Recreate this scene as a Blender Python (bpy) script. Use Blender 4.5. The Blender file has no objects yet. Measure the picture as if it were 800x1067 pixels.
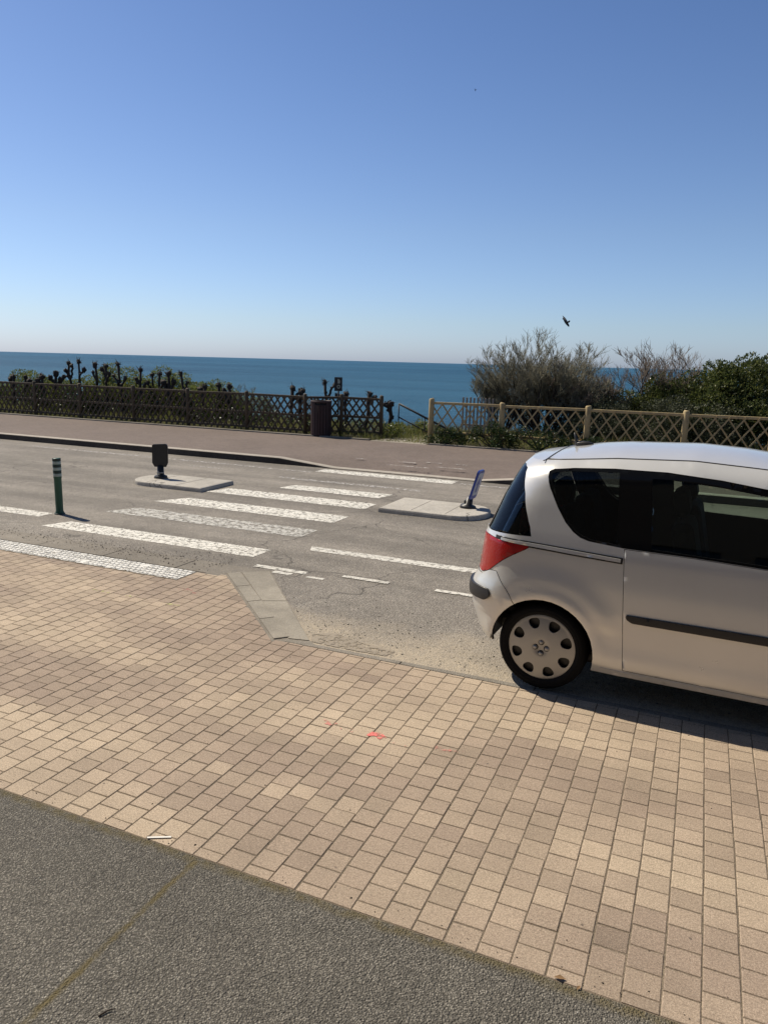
import bpy, bmesh, math, random
import numpy as np
from mathutils import Vector, Matrix
from mathutils.geometry import delaunay_2d_cdt, tessellate_polygon

R = math.radians
rng = random.Random(7)
S = bpy.context.scene
C = S.collection

# ------------------------------------------------------------------ camera
# X runs along the road, Y across it towards the sea, Z up; metres
cam_d = bpy.data.cameras.new('camera')
cam = bpy.data.objects.new('camera', cam_d); C.objects.link(cam)
S.camera = cam
cam_d.sensor_fit = 'VERTICAL'; cam_d.sensor_height = 36; cam_d.sensor_width = 36
cam_d.lens = 36 * 770 / 1067
cam_d.clip_start = 0.05; cam_d.clip_end = 120000
pitch, roll, head = R(11.5), R(1.52), R(23.2)
f = Vector((0, math.cos(pitch), -math.sin(pitch)))
r0 = Vector((1, 0, 0)); u0 = r0.cross(f)
rr = r0 * math.cos(roll) + u0 * math.sin(roll)
uu = -r0 * math.sin(roll) + u0 * math.cos(roll)
M = Matrix.Rotation(head, 3, 'Z') @ Matrix((rr, uu, -f)).transposed()
cam.matrix_world = Matrix.Translation((0, 0, 2.2)) @ M.to_4x4()

# ------------------------------------------------------------------ light
SUN_EL = R(49.8); SUN_AZ = math.atan2(-0.82, 0.205)       # azimuth clockwise from +Y
w = bpy.data.worlds.new('World'); S.world = w; w.use_nodes = True
nt = w.node_tree; nt.nodes.clear()
sky = nt.nodes.new('ShaderNodeTexSky'); sky.sky_type = 'NISHITA'; sky.sun_disc = False
sky.sun_elevation = SUN_EL; sky.sun_rotation = SUN_AZ
sky.altitude = 0; sky.air_density = 1.0; sky.dust_density = 0.6; sky.ozone_density = 2.2
bg = nt.nodes.new('ShaderNodeBackground'); bg.inputs[1].default_value = 0.076
wo = nt.nodes.new('ShaderNodeOutputWorld')
# clear maritime air: take the yellow cast off the lowest degrees of the sky model
tc = nt.nodes.new('ShaderNodeTexCoord'); sx = nt.nodes.new('ShaderNodeSeparateXYZ'); nt.links.new(tc.outputs['Generated'], sx.inputs[0])
rp = nt.nodes.new('ShaderNodeValToRGB'); nt.links.new(sx.outputs[2], rp.inputs[0])
el = rp.color_ramp.elements
el[0].position = 0.0; el[0].color = (.88, 1.09, 1.72, 1); el[1].position = .85; el[1].color = (.44, .46, .50, 1)  # zenith dimmed out of view, to weaken blue fill in shadows
for p_, c_ in ((.05, (.92, 1.07, 1.42, 1)), (.16, (.92, 1.02, 1.25, 1)), (.38, (.74, .88, 1.14, 1)), (.52, (.70, .82, 1.04, 1))):
    e = el.new(p_); e.color = c_
mx = nt.nodes.new('ShaderNodeMix'); mx.data_type = 'RGBA'; mx.blend_type = 'MULTIPLY'; mx.inputs[0].default_value = 1
nt.links.new(sky.outputs[0], mx.inputs[6]); nt.links.new(rp.outputs[0], mx.inputs[7])
nt.links.new(mx.outputs[2], bg.inputs[0]); nt.links.new(bg.outputs[0], wo.inputs[0])
sd = bpy.data.lights.new('sun', 'SUN'); sd.energy = 4.7; sd.angle = R(0.5); sd.color = (1, 0.91, 0.76)
so = bpy.data.objects.new('sun', sd); C.objects.link(so)
sv = Vector((math.sin(SUN_AZ) * math.cos(SUN_EL), math.cos(SUN_AZ) * math.cos(SUN_EL), math.sin(SUN_EL)))
so.rotation_euler = sv.to_track_quat('Z', 'Y').to_euler(); so.location = sv * 40
S.render.engine = 'CYCLES'
S.view_settings.view_transform = 'Standard'; S.view_settings.look = 'None'
S.view_settings.exposure = 0.22; S.view_settings.gamma = 1

# ------------------------------------------------------------------ helpers
def tag(o, label=None, cat=None, group=None, kind=None):
    if label: o['label'] = label
    if cat: o['category'] = cat
    if group: o['group'] = group
    if kind: o['kind'] = kind
    return o

def empty(name, loc=(0, 0, 0), rz=0.0, **k):
    o = bpy.data.objects.new(name, None); C.objects.link(o)
    o.location = loc; o.rotation_euler = (0, 0, rz); o.empty_display_size = .2
    return tag(o, **k)

def copy_tree(o, parent=None):
    c = o.copy(); C.objects.link(c); c.parent = parent
    for ch in list(o.children): copy_tree(ch, c)
    return c

class MB:
    """collects geometry for ONE mesh object"""
    def __init__(s): s.v = []; s.f = []; s.m = []; s.flat = []
    def add(s, vs, fs, mi=0, flat=False):
        b = len(s.v); s.v += [tuple(p) for p in vs]
        s.f += [tuple(b + i for i in q) for q in fs]
        s.m += [mi] * len(fs); s.flat += [flat] * len(fs); return b
    def box(s, c, d, rot=None, mi=0, bev=0.0):
        x, y, z = [k / 2 for k in d]; b = min(bev, x * .9, y * .9, z * .9)
        if b <= 0:
            vs = [Vector((i * x, j * y, k * z)) for i in (-1, 1) for j in (-1, 1) for k in (-1, 1)]
            fs = [(0, 1, 3, 2), (4, 6, 7, 5), (0, 4, 5, 1), (2, 3, 7, 6), (0, 2, 6, 4), (1, 5, 7, 3)]
        else:
            bm = bmesh.new(); bmesh.ops.create_cube(bm, size=1)
            for v in bm.verts: v.co = Vector((v.co.x * 2 * x, v.co.y * 2 * y, v.co.z * 2 * z))
            bmesh.ops.bevel(bm, geom=bm.edges[:], offset=b, segments=2, affect='EDGES', profile=.5)
            bm.verts.index_update(); vs = [v.co.copy() for v in bm.verts]
            fs = [tuple(v.index for v in fa.verts) for fa in bm.faces]; bm.free()
        if rot is not None: vs = [rot @ p for p in vs]
        c = Vector(c); s.add([p + c for p in vs], fs, mi, True); return s
    def tube(s, pts, rad, n=8, mi=0, cap=True, flat=False):
        pts = [Vector(p) for p in pts]
        if not hasattr(rad, '__len__'): rad = [rad] * len(pts)
        vs = []; fs = []; prev = None
        for i, p in enumerate(pts):
            d = (pts[min(i + 1, len(pts) - 1)] - pts[max(i - 1, 0)])
            d = d.normalized() if d.length > 1e-9 else Vector((0, 0, 1))
            if prev is None:
                a = d.orthogonal().normalized()
            else:
                a = (prev - d * prev.dot(d)); a = a.normalized() if a.length > 1e-6 else d.orthogonal().normalized()
            prev = a; b = d.cross(a)
            for k in range(n):
                t = 2 * math.pi * k / n
                vs.append(p + (a * math.cos(t) + b * math.sin(t)) * rad[i])
        for i in range(len(pts) - 1):
            for k in range(n):
                k2 = (k + 1) % n
                fs.append((i * n + k, i * n + k2, (i + 1) * n + k2, (i + 1) * n + k))
        if cap:
            fs.append(tuple(range(n))[::-1]); fs.append(tuple((len(pts) - 1) * n + k for k in range(n)))
        s.add(vs, fs, mi, flat); return s
    def lathe(s, prof, origin=(0, 0, 0), axis='Z', n=32, mi=0):
        vs = []; fs = []
        for (r_, h) in prof:
            for k in range(n):
                t = 2 * math.pi * k / n; a, b = r_ * math.cos(t), r_ * math.sin(t)
                p = (a, b, h) if axis == 'Z' else (a, h, b)
                vs.append((p[0] + origin[0], p[1] + origin[1], p[2] + origin[2]))
        for i in range(len(prof) - 1):
            for k in range(n):
                k2 = (k + 1) % n
                fs.append((i * n + k, i * n + k2, (i + 1) * n + k2, (i + 1) * n + k))
        s.add(vs, fs, mi); return s
    def prism(s, poly, z0, z1, mi=0):
        n = len(poly); vs = [(x, y, z0) for x, y in poly] + [(x, y, z1) for x, y in poly]
        fs = [tuple(range(n, 2 * n)), tuple(range(n))[::-1]] + [(i, (i + 1) % n, n + (i + 1) % n, n + i) for i in range(n)]
        s.add(vs, fs, mi, True); return s
    def blob(s, c, rad, seed=0, sub=2, amp=.25, mi=0, sq=(1, 1, 1)):
        bm = bmesh.new(); bmesh.ops.create_icosphere(bm, subdivisions=sub, radius=1)
        rg = random.Random(seed); ph = [rg.uniform(0, 9) for _ in range(6)]
        for v in bm.verts:
            p = v.co; k = 1 + amp * (math.sin(p.x * 4 + ph[0]) * math.sin(p.y * 4 + ph[1]) + .6 * math.sin(p.z * 6 + ph[2]) * math.sin(p.x * 7 + ph[3]))
            v.co = Vector((p.x * sq[0], p.y * sq[1], p.z * sq[2])) * rad * k + Vector(c)
        bm.verts.index_update()
        s.add([v.co.copy() for v in bm.verts], [tuple(v.index for v in fa.verts) for fa in bm.faces], mi); bm.free(); return s
    def build(s, name, mats, parent=None, smooth=True, loc=None, bevel=0, kind=None):
        me = bpy.data.meshes.new(name); me.from_pydata(s.v, [], s.f); me.update()
        for m_ in (mats if isinstance(mats, (list, tuple)) else [mats]): me.materials.append(m_)
        me.polygons.foreach_set('material_index', s.m)
        me.polygons.foreach_set('use_smooth', [smooth and not q for q in s.flat])
        o = bpy.data.objects.new(name, me); C.objects.link(o); o.parent = parent
        if loc: o.location = loc
        if kind: o['kind'] = kind
        return o

def sheet(name, poly, z, mat, kind='structure', parent=None):
    """flat sheet from an outline, triangulated"""
    vs = [Vector((x, y, z)) for x, y in poly]
    tris = tessellate_polygon([vs]); m = MB()
    out = []
    for a, b, c in tris:
        n = (vs[b] - vs[a]).cross(vs[c] - vs[a])
        out.append((a, b, c) if n.z > 0 else (a, c, b))
    m.add(vs, out)
    return m.build(name, mat, parent, kind=kind)

# ------------------------------------------------------------------ materials
def mat(name):
    m = bpy.data.materials.new(name); m.use_nodes = True
    nt = m.node_tree; b = nt.nodes['Principled BSDF']
    return m, nt, b
def N(nt, t, **k):
    n = nt.nodes.new(t)
    for a, v in k.items():
        if a.startswith('i_'):
            n.inputs[a[2:].replace('_', ' ')].default_value = v
        else: setattr(n, a, v)
    return n
def coord(nt, scale=(1, 1, 1), kind='Object', rot=(0, 0, 0)):
    tc = N(nt, 'ShaderNodeTexCoord'); mp = N(nt, 'ShaderNodeMapping')
    mp.inputs['Scale'].default_value = scale; mp.inputs['Rotation'].default_value = rot
    nt.links.new(tc.outputs[kind], mp.inputs[0]); return mp.outputs[0]
def noise(nt, vec, scale, detail=4, rough=.55, dist=0):
    n = N(nt, 'ShaderNodeTexNoise'); n.inputs['Scale'].default_value = scale
    n.inputs['Detail'].default_value = detail; n.inputs['Roughness'].default_value = rough
    n.inputs['Distortion'].default_value = dist
    nt.links.new(vec, n.inputs['Vector']); return n.outputs['Fac']
def ramp(nt, fac, stops, interp='LINEAR'):
    r_ = N(nt, 'ShaderNodeValToRGB'); r_.color_ramp.interpolation = interp
    el = r_.color_ramp.elements
    while len(el) < len(stops): el.new(.5)
    for e, (p, c) in zip(el, stops):
        e.position = p; e.color = (c, c, c, 1) if not hasattr(c, '__len__') else (*c, 1)
    nt.links.new(fac, r_.inputs[0]); return r_.outputs[0]
def mix(nt, fac, a, b, mode='MIX'):
    m = N(nt, 'ShaderNodeMix', data_type='RGBA', blend_type=mode)
    for i, v in ((0, fac), (6, a), (7, b)):
        if hasattr(v, 'is_linked') or hasattr(v, 'links'): nt.links.new(v, m.inputs[i])
        else: m.inputs[i].default_value = v if i == 0 else ((*v, 1) if len(v) == 3 else v)
    return m.outputs[2]
def mth(nt, op, a, b=None):
    m = N(nt, 'ShaderNodeMath', operation=op)
    for i, v in ((0, a), (1, b)):
        if v is None: continue
        if hasattr(v, 'links'): nt.links.new(v, m.inputs[i])
        else: m.inputs[i].default_value = v
    return m.outputs[0]
def bump(nt, b, h, strength=.5, dist=.01, prev=None):
    n = N(nt, 'ShaderNodeBump'); n.inputs['Strength'].default_value = strength; n.inputs['Distance'].default_value = dist
    nt.links.new(h, n.inputs['Height'])
    if prev is not None: nt.links.new(prev, n.inputs['Normal'])
    nt.links.new(n.outputs[0], b.inputs['Normal']); return n.outputs[0]
def vor(nt, vec, scale, feature='F1', out='Distance', rand=1):
    v = N(nt, 'ShaderNodeTexVoronoi', feature=feature); v.inputs['Scale'].default_value = scale
    v.inputs['Randomness'].default_value = rand
    nt.links.new(vec, v.inputs['Vector']); return v.outputs[out]
def simple(name, col, rough=.6, metal=0, var=.15, nscale=20, bmp=.2, spec=.5, coat=0):
    m, nt, b = mat(name); v = coord(nt)
    n = noise(nt, v, nscale, 5)
    c = mix(nt, n, tuple(k * (1 - var) for k in col), tuple(min(1, k * (1 + var)) for k in col))
    nt.links.new(c, b.inputs['Base Color']); b.inputs['Roughness'].default_value = rough
    b.inputs['Metallic'].default_value = metal; b.inputs['Specular IOR Level'].default_value = spec
    b.inputs['Coat Weight'].default_value = coat
    if bmp: bump(nt, b, noise(nt, v, nscale * 3, 4), bmp, .004)
    return m

def asphalt_mat(name, dark, light, tint=(1, .97, .93), agg=90, bigvar=.2, cracks=True, bstr=.6, moss=None, tyre=False, fines=.75):
    m, nt, b = mat(name); v = coord(nt)
    d = N(nt, 'ShaderNodeTexVoronoi', feature='F1'); d.inputs['Scale'].default_value = agg
    nt.links.new(v, d.inputs['Vector'])
    sep = N(nt, 'ShaderNodeSeparateColor'); nt.links.new(d.outputs['Color'], sep.inputs[0])
    base = mix(nt, ramp(nt, sep.outputs[0], [(0, 0.), (.6, .35), (.9, .7), (1, 1.)]),
               tuple(dark * k for k in tint), tuple(light * k for k in tint))
    # fines between the stones
    base = mix(nt, ramp(nt, d.outputs['Distance'], [(.25, 0.), (.6, fines)]), base, tuple(dark * .55 * k for k in tint))
    big = noise(nt, v, .55, 5, .6, .4)
    base = mix(nt, 1.0, base, ramp(nt, big, [(.3, 1 - bigvar), (.7, 1 + bigvar)]), 'MULTIPLY')
    med = noise(nt, v, 6, 6, .65)
    base = mix(nt, 1.0, base, ramp(nt, med, [(.3, .88), (.7, 1.12)]), 'MULTIPLY')
    if tyre:   # traffic-polished lanes along the road
        vs = coord(nt, (.12, 1.1, 1)); st = noise(nt, vs, 1.6, 3, .5)
        base = mix(nt, 1.0, base, ramp(nt, st, [(.35, .78), (.65, 1.15)]), 'MULTIPLY')
    if cracks:
        vv = N(nt, 'ShaderNodeVectorMath', operation='ADD'); nz = N(nt, 'ShaderNodeTexNoise'); nz.inputs['Scale'].default_value = 2.5
        nt.links.new(v, nz.inputs['Vector']); sc = N(nt, 'ShaderNodeVectorMath', operation='SCALE'); sc.inputs['Scale'].default_value = .5
        nt.links.new(nz.outputs['Color'], sc.inputs[0]); nt.links.new(v, vv.inputs[0]); nt.links.new(sc.outputs[0], vv.inputs[1])
        e = vor(nt, vv.outputs[0], .55, 'DISTANCE_TO_EDGE')
        cr = ramp(nt, e, [(0, 1.), (.009, 0.)]); msk = ramp(nt, noise(nt, v, .35, 2), [(.5, 0.), (.58, 1.)])
        base = mix(nt, mth(nt, 'MULTIPLY', cr, msk), base, tuple(dark * .35 * k for k in tint))
    if moss:
        base = moss(nt, v, base)
    nt.links.new(base, b.inputs['Base Color']); b.inputs['Roughness'].default_value = .88
    b.inputs['Specular IOR Level'].default_value = .3
    h = mth(nt, 'ADD', mth(nt, 'MULTIPLY', d.outputs['Distance'], -1.0), mth(nt, 'MULTIPLY', noise(nt, v, agg * .5, 3), .6))
    bump(nt, b, h, bstr, 1.2 / agg)
    return m

def moss_fn(nt, v, base):
    sp = N(nt, 'ShaderNodeSeparateXYZ'); nt.links.new(v, sp.inputs[0])
    wob = mth(nt, 'MULTIPLY', mth(nt, 'SUBTRACT', noise(nt, v, 9, 4), .5), .05)
    dx = mth(nt, 'ABSOLUTE', mth(nt, 'ADD', mth(nt, 'ADD', sp.outputs[0], 1.88), wob))
    l1 = ramp(nt, dx, [(.006, 1.), (.022, 0.)])
    dy = mth(nt, 'ABSOLUTE', mth(nt, 'ADD', mth(nt, 'SUBTRACT', sp.outputs[1], 2.375), wob))
    l2 = ramp(nt, dy, [(.01, .8), (.045, 0.)])
    patch = ramp(nt, noise(nt, v, 14, 4), [(.35, .25), (.55, 1.)])
    k = mth(nt, 'MULTIPLY', mth(nt, 'MAXIMUM', l1, l2), patch)
    return mix(nt, k, base, (.125, .10, .048))

m_foot = asphalt_mat('footpath_asphalt', .115, .40, (1, .915, .77), 140, .20, False, .9, moss_fn)
m_road = asphalt_mat('road_asphalt', .24, .43, (1, .90, .775), 75, .16, True, .35, tyre=True)
def dusty(nt, v, base):      # wind-blown sand lying along the paving edge of the bay
    sp = N(nt, 'ShaderNodeSeparateXYZ'); nt.links.new(v, sp.inputs[0])
    d = mth(nt, 'ADD', sp.outputs[1], mth(nt, 'MULTIPLY', mth(nt, 'SUBTRACT', noise(nt, v, 1.1, 6, .62), .5), 1.9))
    k = ramp(nt, d, [(.0, 0.), (.01, 0.)]) if 0 else None
    mr = N(nt, 'ShaderNodeMapRange'); nt.links.new(d, mr.inputs['Value']); mr.inputs['From Min'].default_value = 4.95; mr.inputs['From Max'].default_value = 5.75
    mr.inputs['To Min'].default_value = .85; mr.inputs['To Max'].default_value = 0.
    k = mth(nt, 'MULTIPLY', mr.outputs[0], ramp(nt, noise(nt, v, 26, 4, .7), [(.35, .45), (.6, 1.)]))
    base = mix(nt, k, base, (.44, .37, .275))
    return mix(nt, ramp(nt, noise(nt, v, .9, 3), [(.52, 0.), (.66, .35)]), base, (.13, .12, .105))
m_patch = asphalt_mat('patched_asphalt', .22, .42, (1, .90, .78), 75, .18, True, .4, dusty)
m_pink = asphalt_mat('pink_asphalt', .17, .26, (1, .79, .675), 80, .10, False, .4, fines=.5)
m_conc = asphalt_mat('concrete', .27, .39, (1, .90, .74), 160, .34, False, .35, fines=.35)
m_concd = asphalt_mat('old_concrete', .22, .33, (1, .89, .74), 120, .25, False, .5, fines=.4)
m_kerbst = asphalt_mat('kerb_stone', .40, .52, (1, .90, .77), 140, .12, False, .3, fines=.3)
m_isl = asphalt_mat('island_concrete', .44, .62, (1, .93, .82), 100, .16, True, .4, fines=.35)
m_sand = asphalt_mat('joint_sand', .17, .30, (1, .80, .58), 200, .3, False, .5, fines=.5)
m_soil = asphalt_mat('soil', .05, .12, (1, .85, .6), 60, .3, False, .8)

# pavers: per-paver colour in a colour attribute
m_pav, nt, b = mat('clay_pavers'); v = coord(nt)
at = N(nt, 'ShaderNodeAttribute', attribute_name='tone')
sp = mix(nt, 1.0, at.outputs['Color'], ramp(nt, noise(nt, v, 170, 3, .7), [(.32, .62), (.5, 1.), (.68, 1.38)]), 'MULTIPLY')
sp = mix(nt, ramp(nt, vor(nt, v, 150, 'F1'), [(.10, .55), (.24, 0.)]), sp, (.62, .55, .44))
sp = mix(nt, 1.0, sp, ramp(nt, noise(nt, v, 75, 4, .75), [(.3, .80), (.5, 1.), (.7, 1.18)]), 'MULTIPLY')
sp = mix(nt, ramp(nt, vor(nt, coord(nt, (1, 1, 1), rot=(0, 0, 1)), 120, 'F1'), [(.12, .6), (.24, 0.)]), sp, (.15, .11, .08))
sp = mix(nt, 1.0, sp, ramp(nt, noise(nt, v, 2.2, 5, .6), [(.3, .88), (.7, 1.1)]), 'MULTIPLY')
sp = mix(nt, ramp(nt, noise(nt, v, 28, 5, .7), [(.60, 0.), (.72, .40)]), sp, (.19, .14, .105))
cl_ = vor(nt, v, 5.5, 'F1'); spots = ramp(nt, cl_, [(.025, .8), (.045, 0.)])
sp = mix(nt, spots, sp, (.10, .08, .065))
nt.links.new(sp, b.inputs['Base Color']); b.inputs['Roughness'].default_value = .85; b.inputs['Specular IOR Level'].default_value = .3
bump(nt, b, noise(nt, v, 260, 3, .7), .45, .002)

def paint_mat(name, col, wear=.5, crack=.5, rough=.7, cscale=7):
    m, nt, b = mat(name); v = coord(nt)
    nt.links.new(mix(nt, noise(nt, v, 4, 5), tuple(k * .86 for k in col), col), b.inputs['Base Color'])
    b.inputs['Roughness'].default_value = rough
    vv = N(nt, 'ShaderNodeVectorMath', operation='ADD'); nz = N(nt, 'ShaderNodeTexNoise'); nz.inputs['Scale'].default_value = 6
    nt.links.new(v, nz.inputs['Vector']); sc = N(nt, 'ShaderNodeVectorMath', operation='SCALE'); sc.inputs['Scale'].default_value = .18
    nt.links.new(nz.outputs['Color'], sc.inputs[0]); nt.links.new(v, vv.inputs[0]); nt.links.new(sc.outputs[0], vv.inputs[1])
    e = vor(nt, vv.outputs[0], cscale, 'DISTANCE_TO_EDGE')
    cr = ramp(nt, e, [(0, 1.), (.05 * crack, 0.)])
    e2 = vor(nt, vv.outputs[0], cscale * 2.7, 'DISTANCE_TO_EDGE')
    cr2 = mth(nt, 'MULTIPLY', ramp(nt, e2, [(0, 1.), (.06 * crack, 0.)]), ramp(nt, noise(nt, v, 2.2, 3), [(.48, 0.), (.55, 1.)]))
    wr = ramp(nt, noise(nt, v, 14, 8, .72), [(1 - wear - .05, 0.), (1 - wear + .04, 1.)])
    # ragged edges: wear more where the generated coordinate nears the outline
    g = N(nt, 'ShaderNodeTexCoord'); sx = N(nt, 'ShaderNodeSeparateXYZ'); nt.links.new(g.outputs['Generated'], sx.inputs[0])
    dy = mth(nt, 'MINIMUM', sx.outputs[1], mth(nt, 'SUBTRACT', 1.0, sx.outputs[1]))
    edge = ramp(nt, mth(nt, 'ADD', dy, mth(nt, 'MULTIPLY', mth(nt, 'SUBTRACT', noise(nt, v, 22, 4, .7), .5), .22)), [(.02, 1.), (.035, 0.)])
    hole = mth(nt, 'MAXIMUM', mth(nt, 'MAXIMUM', cr, cr2), mth(nt, 'MAXIMUM', wr, edge))
    nt.links.new(mth(nt, 'SUBTRACT', 1.0, hole), b.inputs['Alpha'])
    bump(nt, b, noise(nt, v, 90, 4), .4, .004)
    return m
m_white = paint_mat('road_paint', (.76, .73, .655), .435, .6)
m_white_worn = paint_mat('road_paint_worn', (.56, .54, .49), .46, .7, cscale=8)
m_line = paint_mat('line_paint', (.68, .65, .58), .43, .45)
m_faint = paint_mat('line_paint_faint', (.52, .49, .46), .50, .8)
m_pinkpaint = paint_mat('pink_marker_paint', (.80, .20, .17), .50, .1)
m_pinkfaint = paint_mat('pink_marker_paint_faint', (.62, .25, .20), .58, .1)
m_yel = paint_mat('yellow_marker_paint', (.60, .58, .25), .54, .1)

m_tact = simple('tactile_white', (.72, .70, .65), .7, var=.12, nscale=9, bmp=.4)

# ------------------------------------------------------------------ setting: flat sheets
GX0, GX1 = -420, 420
m = MB()
# land: level under the street, grassy shelf, then the cliff falling to the sea bed, one sheet
prof = [(-60, -.03), (13.4, -.03), (13.9, -.03), (15.2, .05), (18.1, .05), (18.5, .08), (20.2, .10), (22.5, -.1), (24.5, -1.2), (29, -5), (38, -11.5), (60, -14)]
xs = list(np.linspace(GX0, -40, 12)) + list(np.linspace(-36, 16, 60)) + list(np.linspace(20, GX1, 12))
vs = []; rg = np.random.RandomState(2)
for x in xs:
    for (y, z) in prof:
        j = 0 if y < 19 else rg.uniform(-.12, .12) * (1 if y < 23 else 6)
        vs.append((x, y, z + (j if abs(x) < 40 else 0)))
n = len(prof)
m.add(vs, [(i * n + k, (i + 1) * n + k, (i + 1) * n + k + 1, i * n + k + 1) for i in range(len(xs) - 1) for k in range(n - 1)])
m.build('ground', m_soil, kind='structure')

# sea
m_sea, nt, b = mat('sea_water'); v = coord(nt)
vs1 = coord(nt, (.0035, .02, 1)); st = noise(nt, vs1, 1.0, 5, .6)
vs2 = coord(nt, (.0008, .0022, 1)); st2 = noise(nt, vs2, 1.0, 3, .5)
c = mix(nt, ramp(nt, st, [(.35, 0.), (.65, 1.)]), (.013, .056, .112), (.030, .104, .178))
c = mix(nt, mth(nt, 'MULTIPLY', ramp(nt, st2, [(.4, 0.), (.6, 1.)]), .6), c, (.045, .135, .215))
foam = ramp(nt, noise(nt, coord(nt, (.02, .35, 1)), 1.0, 6, .7), [(.63, 0.), (.72, .40)])
c = mix(nt, foam, c, (.30, .38, .42))
nt.links.new(c, b.inputs['Base Color']); b.inputs['Roughness'].default_value = .42
b.inputs['Specular IOR Level'].default_value = .05; b.inputs['IOR'].default_value = 1.33
h = mth(nt, 'ADD', noise(nt, coord(nt, (.05, .12, 1)), 1.0, 6, .62), mth(nt, 'MULTIPLY', noise(nt, coord(nt, (.6, 1.2, 1)), 1.0, 5, .6), .35))
bump(nt, b, h, 1.0, 3.0)
sea = MB(); ys = [30, 200, 1000, 6000, 30000, 90000]
sea.add([(x, y, -11) for y in ys for x in (-110000, -20000, -2000, 0, 2000, 20000, 60000)],
        [(j * 7 + i, j * 7 + i + 1, (j + 1) * 7 + i + 1, (j + 1) * 7 + i) for j in range(5) for i in range(6)])
sea.build('sea_water', m_sea, kind='structure')

sheet('footpath', [(-30, -12), (14, -12), (14, 2.385), (-30, 2.385)], 0.0, m_foot)
sheet('road', [(-120, 4.0), (60, 4.0), (60, 13.56), (-120, 13.56)], -.010, m_road)
# rough re-laid asphalt of the parking lane
sheet('parking_lane', [(-4.2, 6.55), (-3.68, 5.92), (-3.17, 5.36), (-2.72, 4.862), (40, 4.862), (40, 6.42), (-1.2, 6.50), (-3.4, 6.60)], -.006, m_patch)

# paving bed and the pavers themselves
def bulge_y(x):            # far edge of the pavers for a given x
    if x < -4.66: return 5.72
    if x < -4.40: return 6.02
    if x < -2.97: return 4.78 + (-2.97 - x) / 1.41 * 1.37
    return 4.79
PX0, PX1 = -20.0, 6.0
sheet('paving_bed', [(PX0, 2.38), (PX1, 2.38), (PX1, 4.80), (-2.97, 4.80), (-4.38, 6.15), (-4.70, 6.05), (PX0, 6.05)], -.0032, m_sand)
def clip(poly, a, b_, c_):   # keep a*x+b*y<=c
    out = []
    for i in range(len(poly)):
        p, q = poly[i], poly[(i + 1) % len(poly)]
        dp, dq = a * p[0] + b_ * p[1] - c_, a * q[0] + b_ * q[1] - c_
        if dp <= 0: out.append(p)
        if (dp < 0) != (dq < 0) and abs(dp - dq) > 1e-9:
            t = dp / (dp - dq); out.append((p[0] + (q[0] - p[0]) * t, p[1] + (q[1] - p[1]) * t))
    return out
def area(p): return abs(sum(p[i][0] * p[(i + 1) % len(p)][1] - p[(i + 1) % len(p)][0] * p[i][1] for i in range(len(p)))) / 2
rg = random.Random(11)
def vnoise(x, y, s):
    # smooth value noise for paver tone batches and painted light bands
    def h(i, j): return random.Random(i * 7919 + j * 104729 + s).random()
    i, j = math.floor(x), math.floor(y); u, v_ = x - i, y - j; u, v_ = u * u * (3 - 2 * u), v_ * v_ * (3 - 2 * v_)
    return (h(i, j) * (1 - u) + h(i + 1, j) * u) * (1 - v_) + (h(i, j + 1) * (1 - u) + h(i + 1, j + 1) * u) * v_
pv, pf, pc = [], [], []
PW, PL = .132, .1188
ncol = int((PX1 - PX0) / PW)
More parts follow.
